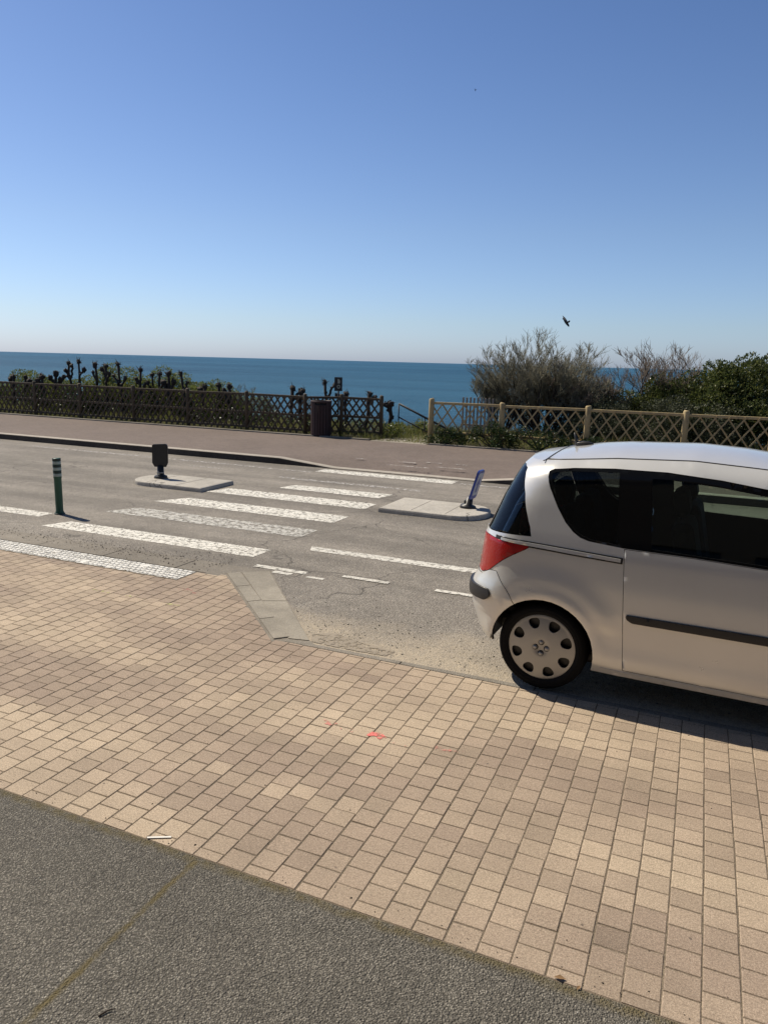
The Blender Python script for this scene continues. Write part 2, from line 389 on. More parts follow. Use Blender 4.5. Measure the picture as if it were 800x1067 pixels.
for ci in range(ncol):
    x0 = PX0 + ci * PW
    y = 2.390
    first = PL * .5 if ci % 2 else PL
    k = 0
    while y < 6.1:
        ln = first if k == 0 else PL
        jx = rg.uniform(-.0012, .0012); g_ = .0023 + rg.uniform(-.0006, .0009)
        wav = .004 * math.sin(y * 1.7 + ci * .06)
        poly = [(x0 + g_ + jx + wav, y + g_), (x0 + PW - g_ + jx + wav, y + g_), (x0 + PW - g_ + jx + wav, y + ln - g_), (x0 + g_ + jx + wav, y + ln - g_)]
        cy = y + ln / 2; yy = y; y += ln; k += 1
        xm = x0 + PW / 2
        if xm > -2.97: poly = clip(poly, 0, 1, 4.795)
        elif xm > -4.45:
            # diagonal edge: line from (-2.97,4.77) to (-4.38,6.14)
            nx, ny = 1.37, 1.41; poly = clip(poly, nx, ny, nx * -2.985 + ny * 4.765); poly = clip(poly, 0, 1, 6.10)
        elif xm > -4.70: poly = clip(poly, 0, 1, 6.05)
        else: poly = clip(poly, 0, 1, 5.725)
        if len(poly) < 3 or area(poly) < .0006: continue
        cx_ = sum(p[0] for p in poly) / len(poly); cy_ = sum(p[1] for p in poly) / len(poly)
        zt = rg.gauss(0, .0005); tx, ty = rg.gauss(0, .005), rg.gauss(0, .005)
        def ring(ins, z):
            s_ = 1 - ins / .055
            return [(cx_ + (p[0] - cx_) * s_, cy_ + (p[1] - cy_) * s_, z + zt + (p[0] - cx_) * tx + (p[1] - cy_) * ty) for p in poly]
        nb = len(poly); base = len(pv)
        pv += ring(.0032, 0) + ring(.0012, -.0012) + ring(0, -.004) + ring(0, -.014)
        pf.append(tuple(base + i for i in range(nb)))
        for l in range(3):
            pf += [(base + (l + 1) * nb + i, base + (l + 1) * nb + (i + 1) % nb, base + l * nb + (i + 1) % nb, base + l * nb + i) for i in range(nb)]
        # tones: pinkish to straw-yellow bricks in loose batches; bands also paint in window-reflected light
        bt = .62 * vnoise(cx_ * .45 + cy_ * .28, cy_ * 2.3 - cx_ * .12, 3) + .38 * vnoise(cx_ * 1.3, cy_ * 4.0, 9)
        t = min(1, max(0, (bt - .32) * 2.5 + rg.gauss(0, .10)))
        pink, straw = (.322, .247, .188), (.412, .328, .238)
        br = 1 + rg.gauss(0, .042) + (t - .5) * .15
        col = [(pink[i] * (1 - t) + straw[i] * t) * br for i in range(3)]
        if rg.random() < .04: col = [k_ * .88 for k_ in col]
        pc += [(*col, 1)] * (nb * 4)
me = bpy.data.meshes.new('paving'); me.from_pydata(pv, [], pf); me.update(); me.materials.append(m_pav)
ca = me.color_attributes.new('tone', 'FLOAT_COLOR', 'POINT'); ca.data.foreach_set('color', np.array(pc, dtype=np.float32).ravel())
o = bpy.data.objects.new('paving', me); C.objects.link(o); o['kind'] = 'structure'

# concrete strips along the near side of the road
def slabs(name, x0, x1, y0, y1, z, L, mt, gap=.006, seed=0, hz=.06):
    rg = random.Random(seed); m = MB(); x = x0
    while x < x1 - .02:
        e = min(x + L, x1); d = rg.uniform(-.002, .002)
        m.box(((x + e) / 2, (y0 + y1) / 2, z - hz / 2 + d), (e - x - gap, y1 - y0, hz), bev=.006, rot=None); x = e
    return m.build(name, mt, kind='structure')
slabs('gutter', -40, -4.44, 6.09, 6.46, .000, 1.0, m_concd, seed=1)
slabs('paving_edge', -2.90, 30, 4.803, 4.858, -.001, 1.0, m_concd, seed=2)
sheet('kerb_bed', [(-4.46, 6.04), (-3.02, 4.72), (-2.62, 4.84), (-2.74, 4.93), (-4.05, 6.46), (-4.46, 6.46)], -.0030, m_concd)
# dropped kerb turning in a diagonal, two rows of stones
def quadrow(name, A0, A1, B0, B1, n, z0, z1, mt, gap=.006):
    m = MB(); L = lambda p, q, t: (p[0] + (q[0] - p[0]) * t, p[1] + (q[1] - p[1]) * t)
    for i in range(n):
        t0, t1 = i / n + gap / 2, (i + 1) / n - gap / 2
        m.prism([L(A0, A1, t0), L(A0, A1, t1), L(B0, B1, t1), L(B0, B1, t0)][::-1], z0, z1)
    return m.build(name, mt, kind='structure')
quadrow('kerb', (-4.395, 6.165), (-2.985, 4.80), (-4.30, 6.26), (-2.90, 4.895), 4, -.06, .006, m_conc)
quadrow('kerb', (-4.288, 6.275), (-2.885, 4.865), (-4.06, 6.44), (-2.72, 4.90), 2, -.06, .003, m_conc)
sheet('kerb_corner', [(-4.60, 6.06), (-4.41, 6.04), (-4.41, 6.16), (-4.07, 6.46), (-4.43, 6.46), (-4.43, 6.09), (-4.60, 6.09)], -.002, m_concd)
# white ribbed tactile strip
m = MB(); m.box(((-4.71 - 30) / 2, 5.90, -.004), (30 - 4.71, .33, .012), bev=.002)
rg = random.Random(4)
for i in range(150):
    x = -4.75 - i * .062
    for k in range(5):
        if rg.random() < .06: continue
        yy = 5.775 + k * .062
        m.box((x - .03 * (k % 2), yy, .0045), (.044, .040, .006), rot=Matrix.Rotation(R(rg.uniform(-4, 4)), 3, 'Z'))
m.build('tactile_strip', paint_mat('tactile_paint', (.74, .72, .67), .36, .7), kind='structure')

# far pavement with its kerb: full height, dropped at the crossing, rising again
def kz(x):
    if x < -8.3: return .13
    if x < -7.0: return .13 - (x + 8.3) / 1.3 * .115
    if x < -3.9: return .015
    if x < -2.9: return .015 + (x + 3.9) * .115
    return .13
xs = list(np.arange(-120, -9, 1.0)) + list(np.arange(-9, -2, .1)) + list(np.arange(-2, 60, 1.0))
m = MB(); vs = []
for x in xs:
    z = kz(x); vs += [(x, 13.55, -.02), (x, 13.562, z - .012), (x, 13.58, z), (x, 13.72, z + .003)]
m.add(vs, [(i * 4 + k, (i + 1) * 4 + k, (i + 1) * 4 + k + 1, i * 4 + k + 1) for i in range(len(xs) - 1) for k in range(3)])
for i_ in range(len(m.f)): m.m[i_] = 1 if i_ % 3 == 0 else 0  # kerb front gets a darker colour that paints in its shade
m.build('kerb', [m_kerbst, asphalt_mat('kerb_face_painted_shade', .07, .14, (1, .84, .70), 90, .3, False, .5)], kind='structure', smooth=False)
m = MB(); vs = []; ysr = [13.722, 14.1, 14.6, 15.4, 16.5, 17.95]
for x in xs:
    for y in ysr:
        t = min(1, (y - 13.72) / 1.0); z = kz(x) * (1 - t) + .125 * t - .001
        vs.append((x, y, z))
n = len(ysr)
m.add(vs, [(i * n + k, (i + 1) * n + k, (i + 1) * n + k + 1, i * n + k + 1) for i in range(len(xs) - 1) for k in range(n - 1)])
m.build('pavement', m_pink, kind='structure')
m = MB(); m.box((-30 - 38.2, 18.02, .10), (120, .11, .12), bev=.01); m.box((-6.5 + 30, 18.02, .10), (60, .11, .12), bev=.01)
m.build('pavement_edging', m_concd, kind='structure')
# pale landing of the beach steps in the fence opening
sheet('path', [(-8.2, 17.96), (-6.6, 17.96), (-6.3, 20.6), (-7.6, 20.6)], .121, m_conc)

# ------------------------------------------------------------------ road markings
def stripe(x0, x1, y0, y1, mt, sk=.1, sk2=None, z=-.006):
    sk2 = sk if sk2 is None else sk2
    m = MB(); m.add([(x0, y0, z), (x1, y0, z), (x1 + sk, y1, z), (x0 + sk2, y1, z)], [(0, 1, 2, 3)])
    return m.build('road_marking', mt, kind='structure')
for (x0, x1, y0, y1, mt, s1, s2) in [(-7.78, -4.54, 6.85, 7.24, m_white, .02, .13), (-7.75, -4.55, 7.94, 8.42, m_white_worn, 0, .22), (-7.70, -4.58, 8.90, 9.42, m_white, 0, .30),
                        (-7.55, -4.62, 10.0, 10.50, m_white, 0, .15), (-6.72, -4.80, 10.95, 11.41, m_white, .08, .12), (-7.11, -4.22, 13.00, 13.42, m_white, 0, 0)]:
    stripe(x0, x1, y0, y1, mt, s1, s2)
stripe(-4.12, 4.5, 7.43, 7.62, m_line, 0, -.08)
stripe(-14.8, -8.45, 12.86, 12.98, m_faint, 0)
stripe(-8.4, -7.15, 12.84, 12.95, m_faint, 0)
stripe(-9.7, -8.85, 12.28, 12.36, m_faint, 0)
stripe(-7.4, -4.45, 11.93, 12.08, m_faint, 0)
stripe(-4.10, -2.9, 13.08, 13.20, m_faint, 0)
stripe(-30, -8.25, 7.22, 7.50, m_line, 0)
for a, c_ in [(-4.32, -3.68), (-3.30, -2.78), (-2.28, -1.75), (-1.2, -.6), (0, .6)]: stripe(a, c_, 6.52 + (.1 if a > -4 else 0), 6.62 + (.08 if a > -4 else 0), m_line, 0, z=-.002)
stripe(-4.02, -3.80, 6.42, 6.50, m_line, 0, z=-.002)
stripe(-3.62, -3.42, 6.43, 6.49, m_line, 0, z=-.002)
# small pale dashes on the pink pavement by the dropped kerb
for (x, y, l) in [(-6.9, 14.40, .25), (-5.9, 14.42, .4), (-5.35, 14.66, .35), (-4.7, 14.70, .25), (-5.9, 13.85, .9), (-4.9, 14.1, .6)]:
    stripe(x, x + l, y, y + .07, m_faint, 0, z=.129)
def decal(name, pts, mt, z=.0035):
    m = MB(); m.add([(x, y, z) for x, y in pts], [tuple(range(len(pts)))]); return m.build(name, mt, kind='structure')
decal('paint_mark', [(-1.67, 3.72), (-1.585, 3.70), (-1.55, 3.745), (-1.60, 3.785), (-1.66, 3.77)], m_pinkpaint)
decal('paint_mark', [(-1.50, 3.70), (-1.38, 3.70), (-1.36, 3.75), (-1.47, 3.76)], m_pinkfaint)
decal('paint_mark', [(-1.32, 3.74), (-1.02, 3.76), (-1.00, 3.80), (-1.30, 3.79)], m_pinkfaint)
decal('paint_mark', [(-2.02, 3.74), (-1.76, 3.71), (-1.74, 3.75), (-2.0, 3.79)], m_pinkfaint)
for (a, b_) in [(-5.18, -4.98), (-4.80, -4.52), (-4.36, -4.18)]:
    decal('paint_mark', [(a, 5.10), (b_, 5.08), (b_ + .02, 5.115), (a + .02, 5.13)], m_yel)
decal('paint_mark', [(-4.50, 5.50), (-4.2, 5.44), (-4.17, 5.49), (-4.45, 5.56)], m_pinkfaint)

# ------------------------------------------------------------------ traffic islands
def island(poly, label):
    # bevelled low kerb slab from its outline
    n = len(poly); cx_ = sum(p[0] for p in poly) / n; cy_ = sum(p[1] for p in poly) / n
    root = empty('traffic_island', (cx_, cy_, 0), label=label, cat='traffic island', group='low concrete islands at the crossing')
    m = MB(); rings = [(1.0, -.012), (1.0, .035), (.988, .055), (.96, .063)]
    vs = [((p[0] - cx_) * s_, (p[1] - cy_) * s_, z) for s_, z in rings for p in poly]
    fs = [(l * n + i, l * n + (i + 1) % n, (l + 1) * n + (i + 1) % n, (l + 1) * n + i) for l in range(3) for i in range(n)]
    fs.append(tuple(3 * n + i for i in range(n))); m.add(vs, fs, flat=True)
    m.build('kerb_slab', m_isl, root)
    return root, cx_, cy_
def rnd(x0, x1, y0, y1, left=True, n=10):
    ry = (y1 - y0) / 2; cy_ = (y0 + y1) / 2; pts = []
    rx = .42
    if left:
        pts = [(x1, y0 - 0), (x1, y1)] + [(x0 + rx - rx * math.sin(math.pi * i / n), cy_ + ry * math.cos(math.pi * i / n)) for i in range(n + 1)]
    else:
        pts = [(x0, y1), (x0, y0)] + [(x1 - rx + rx * math.sin(math.pi * i / n), cy_ - ry * math.cos(math.pi * i / n)) for i in range(n + 1)]
    return pts
isl_l, lx, ly = island(rnd(-9.2, -7.56, 9.90, 10.84, True), 'low pale concrete island with rounded left end, left of the zebra crossing')
isl_r, rx_, ry_ = island(rnd(-4.35, -2.78, 9.93, 10.93, False), 'low pale concrete island with rounded right end, between the crossing and the silver car')
m_gap = simple('dark_joint', (.09, .08, .07), .9)
for root, cx_, cy_, xs_ in ((isl_l, lx, ly, (-8.72, -8.1)), (isl_r, rx_, ry_, (-3.85, -3.32))):
    for x in xs_:
        m = MB(); m.box((x - cx_, 0, .0632), (.008, .86, .003)); m.build('slab_joint', m_gap, root)

# ------------------------------------------------------------------ island signs and bollard
m_blk = simple('black_plastic', (.018, .018, .02), .45, bmp=.1)
m_blue = simple('blue_sign', (.02, .055, .30), .35, bmp=0)
m_pale = simple('pale_reflective', (.45, .47, .50), .4, bmp=0)
m_greyp = simple('grey_print', (.22, .23, .24), .5, bmp=0)
def rrect(w_, h_, r_, cx=0, cy=0, n=5):
    p = []
    for (sx, sy, a0) in ((1, 1, 0), (-1, 1, 90), (-1, -1, 180), (1, -1, 270)):
        for i in range(n + 1):
            a = R(a0 + 90 * i / n); p.append((cx + sx * (w_ / 2 - r_) + r_ * math.cos(a), cy + sy * (h_ / 2 - r_) + r_ * math.sin(a)))
    return p
def plate(poly, t):  # outline in (x,z), thickness along y, centred
    m = MB(); n = len(poly)
    vs = [(x, -t / 2, z) for x, z in poly] + [(x, t / 2, z) for x, z in poly]
    m.add(vs, [tuple(range(n)), tuple(range(n, 2 * n))[::-1]] + [(i, n + i, n + (i + 1) % n, (i + 1) % n) for i in range(n)], flat=True)
    return m
# left sign: dark back of the plate seen, plate on a flexible foot
t = empty('island_sign', (-8.80, 10.40, .063), R(24), label='small black sign plate seen from behind on the left traffic island', cat='road sign')
pl_poly = [(-.10, .20), (.10, .20), (.135, .27), (.14, .56), (.125, .60), (.10, .612), (-.11, .60), (-.135, .58), (-.14, .27)]
plate(pl_poly, .03).build('sign_back', m_blk, t)
m = MB(); m.tube([(0, 0, 0), (0, 0, .04), (0, 0, .06), (0, 0, .22)], [.12, .11, .06, .055], 16)
m.build('foot', m_blk, t)
m = MB(); m.box((0, -.035, .10), (.115, .05, .022), bev=.008); m.build('clamp', m_greyp, t)
m = MB(); m.box((0, -.02, .205), (.09, .01, .03)); m.build('reflector', m_greyp, t)
# right sign: leaning, blue rim round a pale face
t = empty('island_sign', (-3.17, 10.62, .063), 0, label='leaning blue and white sign plate on the right traffic island', cat='road sign')
tilt = Matrix.Rotation(R(16), 3, 'Y')
def xf_sign(m, depth=0):
    rot = tilt @ Matrix.Rotation(R(87), 3, 'Z')
    m.v = [tuple(rot @ Vector(p) + Vector((.02, 0, .02))) for p in m.v]; return m
pm = MB(); q = plate(rrect(.27, .46, .05, 0, .36), .028); xf_sign(q).build('sign_plate', m_blue, t)
q = plate(rrect(.20, .36, .03, 0, .37), .034); xf_sign(q).build('sign_face', m_pale, t)
q = plate([(-.03, .24), (.03, .24), (.03, .36), (.075, .36), (0, .49), (-.075, .36), (-.03, .36)], .038); xf_sign(q).build('arrow', m_blue, t)
m = MB(); m.tube([(0, 0, 0), (0, 0, .035), (.005, 0, .05), (.03, 0, .17)], [.125, .115, .06, .045], 16); m.box((0, 0, .09), (.12, .09, .06), bev=.02)
m.build('foot', m_blk, t)

t = empty('bollard', (-8.16, 7.52, -.01), label='dark green plastic bollard with three pale reflective bands', cat='bollard')
m_green = simple('green_plastic', (.010, .070, .040), .5, bmp=.1, var=.25, nscale=8)
m_band = simple('reflective_band', (.30, .36, .33), .35, var=.1)
m_dk = simple('dark_green_band', (.012, .030, .024), .5)
bp = [(.0, 0), (.062, 0), (.060, .02), (.049, .05), (.050, .10), (.050, .50), (.054, .515), (.054, .775), (.048, .785), (0, .787)]
MB().lathe(bp, n=28).build('post', m_green, t)
for z in (.535, .62, .705):
    MB().lathe([(.0545, z), (.0555, z + .003), (.0555, z + .037), (.0545, z + .040)], n=28).build('reflective_band', m_band, t)
for z in (.575, .66, .745):
    MB().lathe([(.0545, z + .004), (.0553, z + .006), (.0553, z + .038), (.0545, z + .040)], n=28).build('dark_band', m_dk, t)
MB().lathe([(.07, .0), (.07, .012), (.058, .018)], n=28).build('base_flange', m_dk, t)

# ------------------------------------------------------------------ fences
def wood(name, a, b_, sc=8):
    m, nt, b = mat(name); v = coord(nt, (1, 1, 1)); n1 = noise(nt, v, sc, 6, .65, 1.5)
    c = mix(nt, n1, a, b_); c = mix(nt, ramp(nt, noise(nt, v, 3.0, 4), [(.55, 0.), (.68, .5)]), c, tuple(k * .6 for k in a))
    nt.links.new(c, b.inputs['Base Color']); b.inputs['Roughness'].default_value = .8; bump(nt, b, noise(nt, v, sc * 8, 3), .4, .004)
    return m
m_wdark = wood('weathered_wood', (.055, .040, .024), (.125, .09, .052))
m_wpale = wood('pale_wood', (.33, .24, .115), (.54, .42, .215))
def lathwork(p, q, z0, z1, sp, w_, th, lean, jit, rgx, off):
    """diagonal laths of one direction between two posts (one mesh)"""
    m = MB(); L = (Vector(q) - Vector(p)).length; d = (Vector(q) - Vector(p)).normalized(); nrm = Vector((-d.y, d.x, 0))
    H_ = z1 - z0; run = H_ * .72 * lean
    k = -int(abs(run) / sp) - 1
    while k * sp < L + abs(run):
        a = k * sp + rgx.uniform(-jit, jit); k += 1
        s0, s1 = (a, a + run)
        t0, t1 = 0.0, 1.0
        # clip to the bay
        lo, hi = (0.03, L - .03)
        def tt(s_): return (s_ - s0) / (s1 - s0)
        ta, tb = sorted((tt(lo), tt(hi))); t0 = max(0, ta); t1 = min(1, tb)
        if t1 - t0 < .06: continue
        A = Vector(p) + d * (s0 + (s1 - s0) * t0) + Vector((0, 0, z0 + H_ * t0)) + nrm * off
        B = Vector(p) + d * (s0 + (s1 - s0) * t1) + Vector((0, 0, z0 + H_ * t1)) + nrm * off
        dr = (B - A).normalized(); side = nrm.cross(dr)
        rot = Matrix((dr, side, nrm)).transposed()
        m.box((A + B) / 2, ((B - A).length, w_, th), rot=rot)
    return m
def fence(pts, mt, label, z0, zt, sp, rails, post_r=.055, seed=0, lath_w=.038):
    rgx = random.Random(seed); c0 = pts[0]
    root = empty('lattice_fence', (c0[0], c0[1], 0), label=label, cat='fence')
    P = [Vector((x - c0[0], y - c0[1], 0)) for x, y in pts]
    for p in P:
        h_ = zt + .075 + rgx.uniform(-.015, .02)
        m = MB(); m.tube([(p.x, p.y, -.1), (p.x + rgx.uniform(-.01, .01), p.y, h_ - .03), (p.x, p.y, h_)], [post_r * 1.05, post_r, post_r * .8], 10)
        m.build('post', mt, root)
    for i in range(len(P) - 1):
        a, b_ = P[i], P[i + 1]; d = (b_ - a).normalized(); L = (b_ - a).length
        nrm = Vector((-d.y, d.x, 0))
        for z in rails:
            m = MB(); rot = Matrix((d, nrm, Vector((0, 0, 1)))).transposed()
            dz = rgx.uniform(-.012, .012)
            A = a + Vector((0, 0, z + dz)); B = b_ + Vector((0, 0, z - dz)); dr = (B - A).normalized()
            rot = Matrix((dr, nrm, dr.cross(nrm))).transposed()
            m.box((A + B) / 2, (L - .06, .05, .065), rot=rot, bev=.008); m.build('rail', mt, root)
        lathwork(a, b_, z0, zt - .01, sp, lath_w, .016, 1, .012, rgx, -.036).build('lath_panel', mt, root)
        lathwork(a, b_, z0, zt - .01, sp, lath_w, .016, -1, .012, rgx, .036).build('lath_panel', mt, root)
    return root
xsL = [-47.2, -44.8, -42.4, -40, -37.6, -35.4, -33.2, -31.0, -28.8, -26.6, -24.4, -22.6, -20.7, -18.7, -16.5, -14.4, -12.3, -10.35]
ptsL = [(x, 18.35) for x in xsL] + [(-9.42, 18.75), (-8.32, 19.05)]
fence(ptsL, m_wdark, 'long dark weathered lattice fence left of the beach steps', .16, 1.19, .21, (.24, .66, 1.17), seed=1, lath_w=.048)
ptsR = [(-6.62, 18.4), (-4.72, 18.4), (-2.62, 18.4), (-.42, 18.4), (1.38, 18.4), (3.4, 18.4), (5.5, 18.4), (7.6, 18.4), (9.7, 18.4)]
fence(ptsR, m_wpale, 'pale wooden lattice fence right of the beach steps, below the bushes', .30, 1.20, .30, (.42, 1.18), post_r=.07, seed=2, lath_w=.034)

# pale palings of the beach steps, behind the right fence
t = empty('paling', (-6.35, 20.3, 0), R(-4), label='short row of pale wooden palings behind the first bay of the right fence', cat='paling fence')
m_pp = wood('bleached_wood', (.24, .19, .15), (.38, .32, .26))
for k in range(9):
    m = MB(); m.box((k * .11, 0, .66 + .0), (.05, .025, 1.24 + rng.uniform(-.03, .03)), bev=.004); m.build('paling', m_pp, t)
for z in (.5, 1.08):
    m = MB(); m.box((.44, .03, z), (1.0, .03, .05)); m.build('rail', m_pp, t)

# handrail of the beach steps
t = empty('handrail', (-8.15, 19.9, 0), label='dark metal handrail running down beside the beach steps', cat='handrail')
m_iron = simple('dark_iron', (.03, .03, .032), .5, metal=.4)
A, B = Vector((0, 0, 1.02)), Vector((1.85, .75, .05))
MB().tube([A, B], .030, 8).build('rail', m_iron, t)
MB().tube([A + Vector((0, 0, -.38)), B + Vector((-.05, 0, -.36))], .020, 8).build('rail', m_iron, t)
for k in (.0, .38, .74):
    p = A.lerp(B, k); MB().tube([(p.x, p.y, p.z), (p.x, p.y, p.z - 1.0)], .018, 8).build('post', m_iron, t)

# ------------------------------------------------------------------ litter bin and small plaque
t = empty('litter_bin', (-9.78, 18.22, .12), R(8), label='maroon slatted litter bin in front of the dark fence', cat='litter bin')
m_mar = simple('maroon_wood', (.034, .013, .012), .6, var=.3)
m_ins = simple('bin_black', (.012, .012, .012), .7)
for k in range(22):
    a = 2 * math.pi * k / 22
    rot = Matrix.Rotation(a, 3, 'Z')
    m = MB(); top = .94 if not (-1.9 < (a + math.pi) % (2 * math.pi) - math.pi < -.7) else .86
    m.box(rot @ Vector((.275, 0, .03 + top / 2)), (.025, .066, top - .03), rot=rot, bev=.006); m.build('slat', m_mar, t)
MB().lathe([(0, .05), (.25, .05), (.255, .95), (.24, .95), (.235, .1), (0, .1)], n=24).build('liner', m_ins, t)
MB().lathe([(.292, .93), (.296, .94), (.296, .98), (.285, .985), (.26, .98), (.262, .93)], n=28).build('rim', m_mar, t)
MB().lathe([(.27, 0), (.27, .05), (0, .05)], n=24).build('base', m_ins, t)
t = empty('plaque', (19.6 * math.tan(math.atan(-51 / 770 * .985) - head), 19.6, .1), R(18), label='small black plaque with pale markings above the litter bin', cat='sign')
plate(rrect(.23, .40, .01, 0, 1.42), .03).build('panel', m_blk, t)
m_pg = simple('pale_print', (.36, .38, .30), .6)
m = plate([(-.02, 1.44), (.05, 1.44), (.06, 1.50), (.03, 1.56), (-.03, 1.57), (-.02, 1.51)], .004); m.v = [(a, b_ - .019, c_) for a, b_, c_ in m.v]; m.build('print', m_pg, t)
m = MB(); vs = []
for k in range(16):
    a = 2 * math.pi * k / 16
    for r_ in (.052, .028): vs.append((.012 + r_ * math.cos(a), -.0185, 1.345 + r_ * 1.1 * math.sin(a)))
m.add(vs, [(2 * k, 2 * k + 1, (2 * k + 3) % 32, (2 * k + 2) % 32) for k in range(16)]); m.build('print', m_pg, t)
MB().tube([(0, .03, 0), (0, .03, 1.5)], .025, 8).build('post', m_iron, t)

# ------------------------------------------------------------------ vegetation
def leafmat(name, cols, tr=.25, rough=.6):
    m, nt, b = mat(name)
    g = N(nt, 'ShaderNodeNewGeometry')
    c = ramp(nt, g.outputs['Random Per Island'], [(i / (len(cols) - 1), c_) for i, c_ in enumerate(cols)])
    v = coord(nt); c = mix(nt, 1.0, c, ramp(nt, noise(nt, v, 1.8, 4), [(.3, .7), (.7, 1.25)]), 'MULTIPLY')
    nt.links.new(c, b.inputs['Base Color']); b.inputs['Roughness'].default_value = rough
    b.inputs['Specular IOR Level'].default_value = .3
    tl = N(nt, 'ShaderNodeBsdfTranslucent'); nt.links.new(c, tl.inputs[0])
    ms = N(nt, 'ShaderNodeMixShader'); ms.inputs[0].default_value = tr
    out = nt.nodes['Material Output']
    nt.links.new(b.outputs[0], ms.inputs[1]); nt.links.new(tl.outputs[0], ms.inputs[2]); nt.links.new(ms.outputs[0], out.inputs[0])
    return m
m_lgreen = leafmat('evergreen_leaves', [(.035, .052, .014), (.06, .082, .022), (.16, .17, .05), (.048, .066, .022)], .35, .45)
m_lgrey = leafmat('greygreen_leaves', [(.045, .055, .028), (.08, .088, .045), (.055, .06, .035)], .2)
m_ivy = leafmat('ivy_leaves', [(.022, .042, .010), (.04, .07, .016), (.06, .09, .025)], .15, .4)
m_feather = leafmat('feathery_leaves', [(.10, .13, .028), (.16, .19, .045), (.13, .15, .045), (.20, .19, .07)], .42)
m_grass = leafmat('grass_blades', [(.13, .155, .04), (.19, .20, .06), (.24, .205, .10), (.10, .13, .03)], .42)
m_bark = simple('grey_twigs', (.21, .195, .135), .9, var=.35, nscale=6)
m_barkd = simple('dark_bark', (.042, .032, .026), .9, var=.4, nscale=14, bmp=.5)
m_redtwig = simple('reddish_twigs', (.19, .15, .115), .9, var=.3)

def quads(P, D, Nn, L, W):
    """numpy leaf quads: position, direction, normal, length, width -> verts"""
    D /= np.linalg.norm(D, axis=1)[:, None] + 1e-9
    Sd = np.cross(D, Nn); Sd /= np.linalg.norm(Sd, axis=1)[:, None] + 1e-9
    L = L[:, None]; W = W[:, None]
    a = P; b_ = P + D * L * .5 + Sd * W * .5; c_ = P + D * L; d = P + D * L * .5 - Sd * W * .5
    return np.stack([a, b_, c_, d], 1).reshape(-1, 3)
def leaf_obj(name, V, mt, parent, kind=None):
    n = len(V) // 4; me = bpy.data.meshes.new(name)
    me.vertices.add(len(V)); me.vertices.foreach_set('co', V.astype(np.float32).ravel())
    me.loops.add(len(V)); me.loops.foreach_set('vertex_index', np.arange(len(V), dtype=np.int32))
    me.polygons.add(n); me.polygons.foreach_set('loop_start', np.arange(0, len(V), 4, dtype=np.int32))
    me.update(calc_edges=True); me.materials.append(mt)
    o = bpy.data.objects.new(name, me); C.objects.link(o); o.parent = parent
    if kind: o['kind'] = kind
    return o
def clump_leaves(clumps, per, size, seed, shell=.75, aspect=.5, up=.3):
    g = np.random.RandomState(seed); out = []
    for (cx_, cy_, cz_, r_) in clumps:
        n = max(12, int(per * r_ * r_ * 10)); d = g.normal(size=(n, 3)); d /= np.linalg.norm(d, axis=1)[:, None]
        rad = r_ * (1 - (1 - shell) * g.rand(n) ** .7) * (1 + .18 * np.sin(d[:, 0] * 5 + cx_ * 3) * np.sin(d[:, 2] * 6 + cz_))
        P = np.array([cx_, cy_, cz_]) + d * rad[:, None] * np.array([1, 1, .85])
        D = d + g.normal(size=(n, 3)) * .7 + np.array([0, 0, up]); Nn = g.normal(size=(n, 3)) + d * .8
        out.append(quads(P, D, Nn, size * g.uniform(.6, 1.3, n), size * aspect * g.uniform(.7, 1.2, n)))
    return np.concatenate(out)
def limbs(mb, base, clumps, rad, seed, k=10):
    rgx = random.Random(seed)
    for c_ in rgx.sample(clumps, min(k, len(clumps))):
        p = Vector(base); q = Vector(c_[:3]); mid = p.lerp(q, .5) + Vector((rgx.uniform(-.1, .1), rgx.uniform(-.1, .1), rgx.uniform(-.1, .15)))
        mb.tube([p, mid, q], [rad, rad * .6, rad * .25], 6)

def dense_bush(name, loc, dims, per, size, mt, label, cat, seed, nc=60, group=None, bark=None):
    g = random.Random(seed); root = empty(name, loc, label=label, cat=cat, group=group); cl = []
    lx_, ly_, lz_ = dims
    for i in range(nc):
        a = g.uniform(0, 2 * math.pi); rr_ = math.sqrt(g.random()); h_ = math.sqrt(max(0, 1 - rr_ ** 2.2))
        z = lz_ * h_ * g.uniform(.45, 1.0)
        r_ = g.uniform(.20, .36) * max(.42, min(1.35, lz_ / 1.5))
        cl.append((rr_ * math.cos(a) * lx_ / 2, rr_ * math.sin(a) * ly_ / 2, max(.12, z - r_ * .3), r_))
    leaf_obj('crown', clump_leaves(cl, per, size, seed), mt, root)
    mb = MB(); limbs(mb, (0, 0, 0), cl, min(.05, lz_ * .03), seed, 14); mb.build('trunk', bark or m_barkd, root)
    return root

# big evergreen shrub at the right
dense_bush('evergreen_bush', (.85, 22.9, .0), (4.4, 3.4, 2.5), 330, .085, m_lgreen, 'large dense dark green bush behind the right end of the pale fence', 'bush', 21, 190)
dense_bush('evergreen_bush', (-1.2, 23.0, .0), (2.8, 2.6, 2.05), 330, .08, m_lgreen, 'lower dark green bush left of the large dense bush', 'bush', 22, 90)
dense_bush('greygreen_bush', (-2.5, 21.2, .0), (2.6, 1.5, 1.35), 330, .055, m_lgrey, 'low grey green bush between the bare tamarisk and the large dense bush', 'bush', 23, 60)
dense_bush('greygreen_bush', (-.4, 20.9, .0), (3.0, 1.4, 1.62), 330, .055, m_lgrey, 'low grey green bush directly in front of the dark bushes', 'bush', 24, 66)
dense_bush('evergreen_bush', (4.9, 22.5, .0), (4.6, 3.0, 1.75), 240, .09, m_lgreen, 'dark green bush at the far right behind the fence', 'bush', 25, 120)

def X_at(px_, y):   # photo column -> x on the plane y, at about z 1.5
    a = math.atan((px_ - 400) / 770 * .985) - head * 1.0
    return y * math.tan(a)
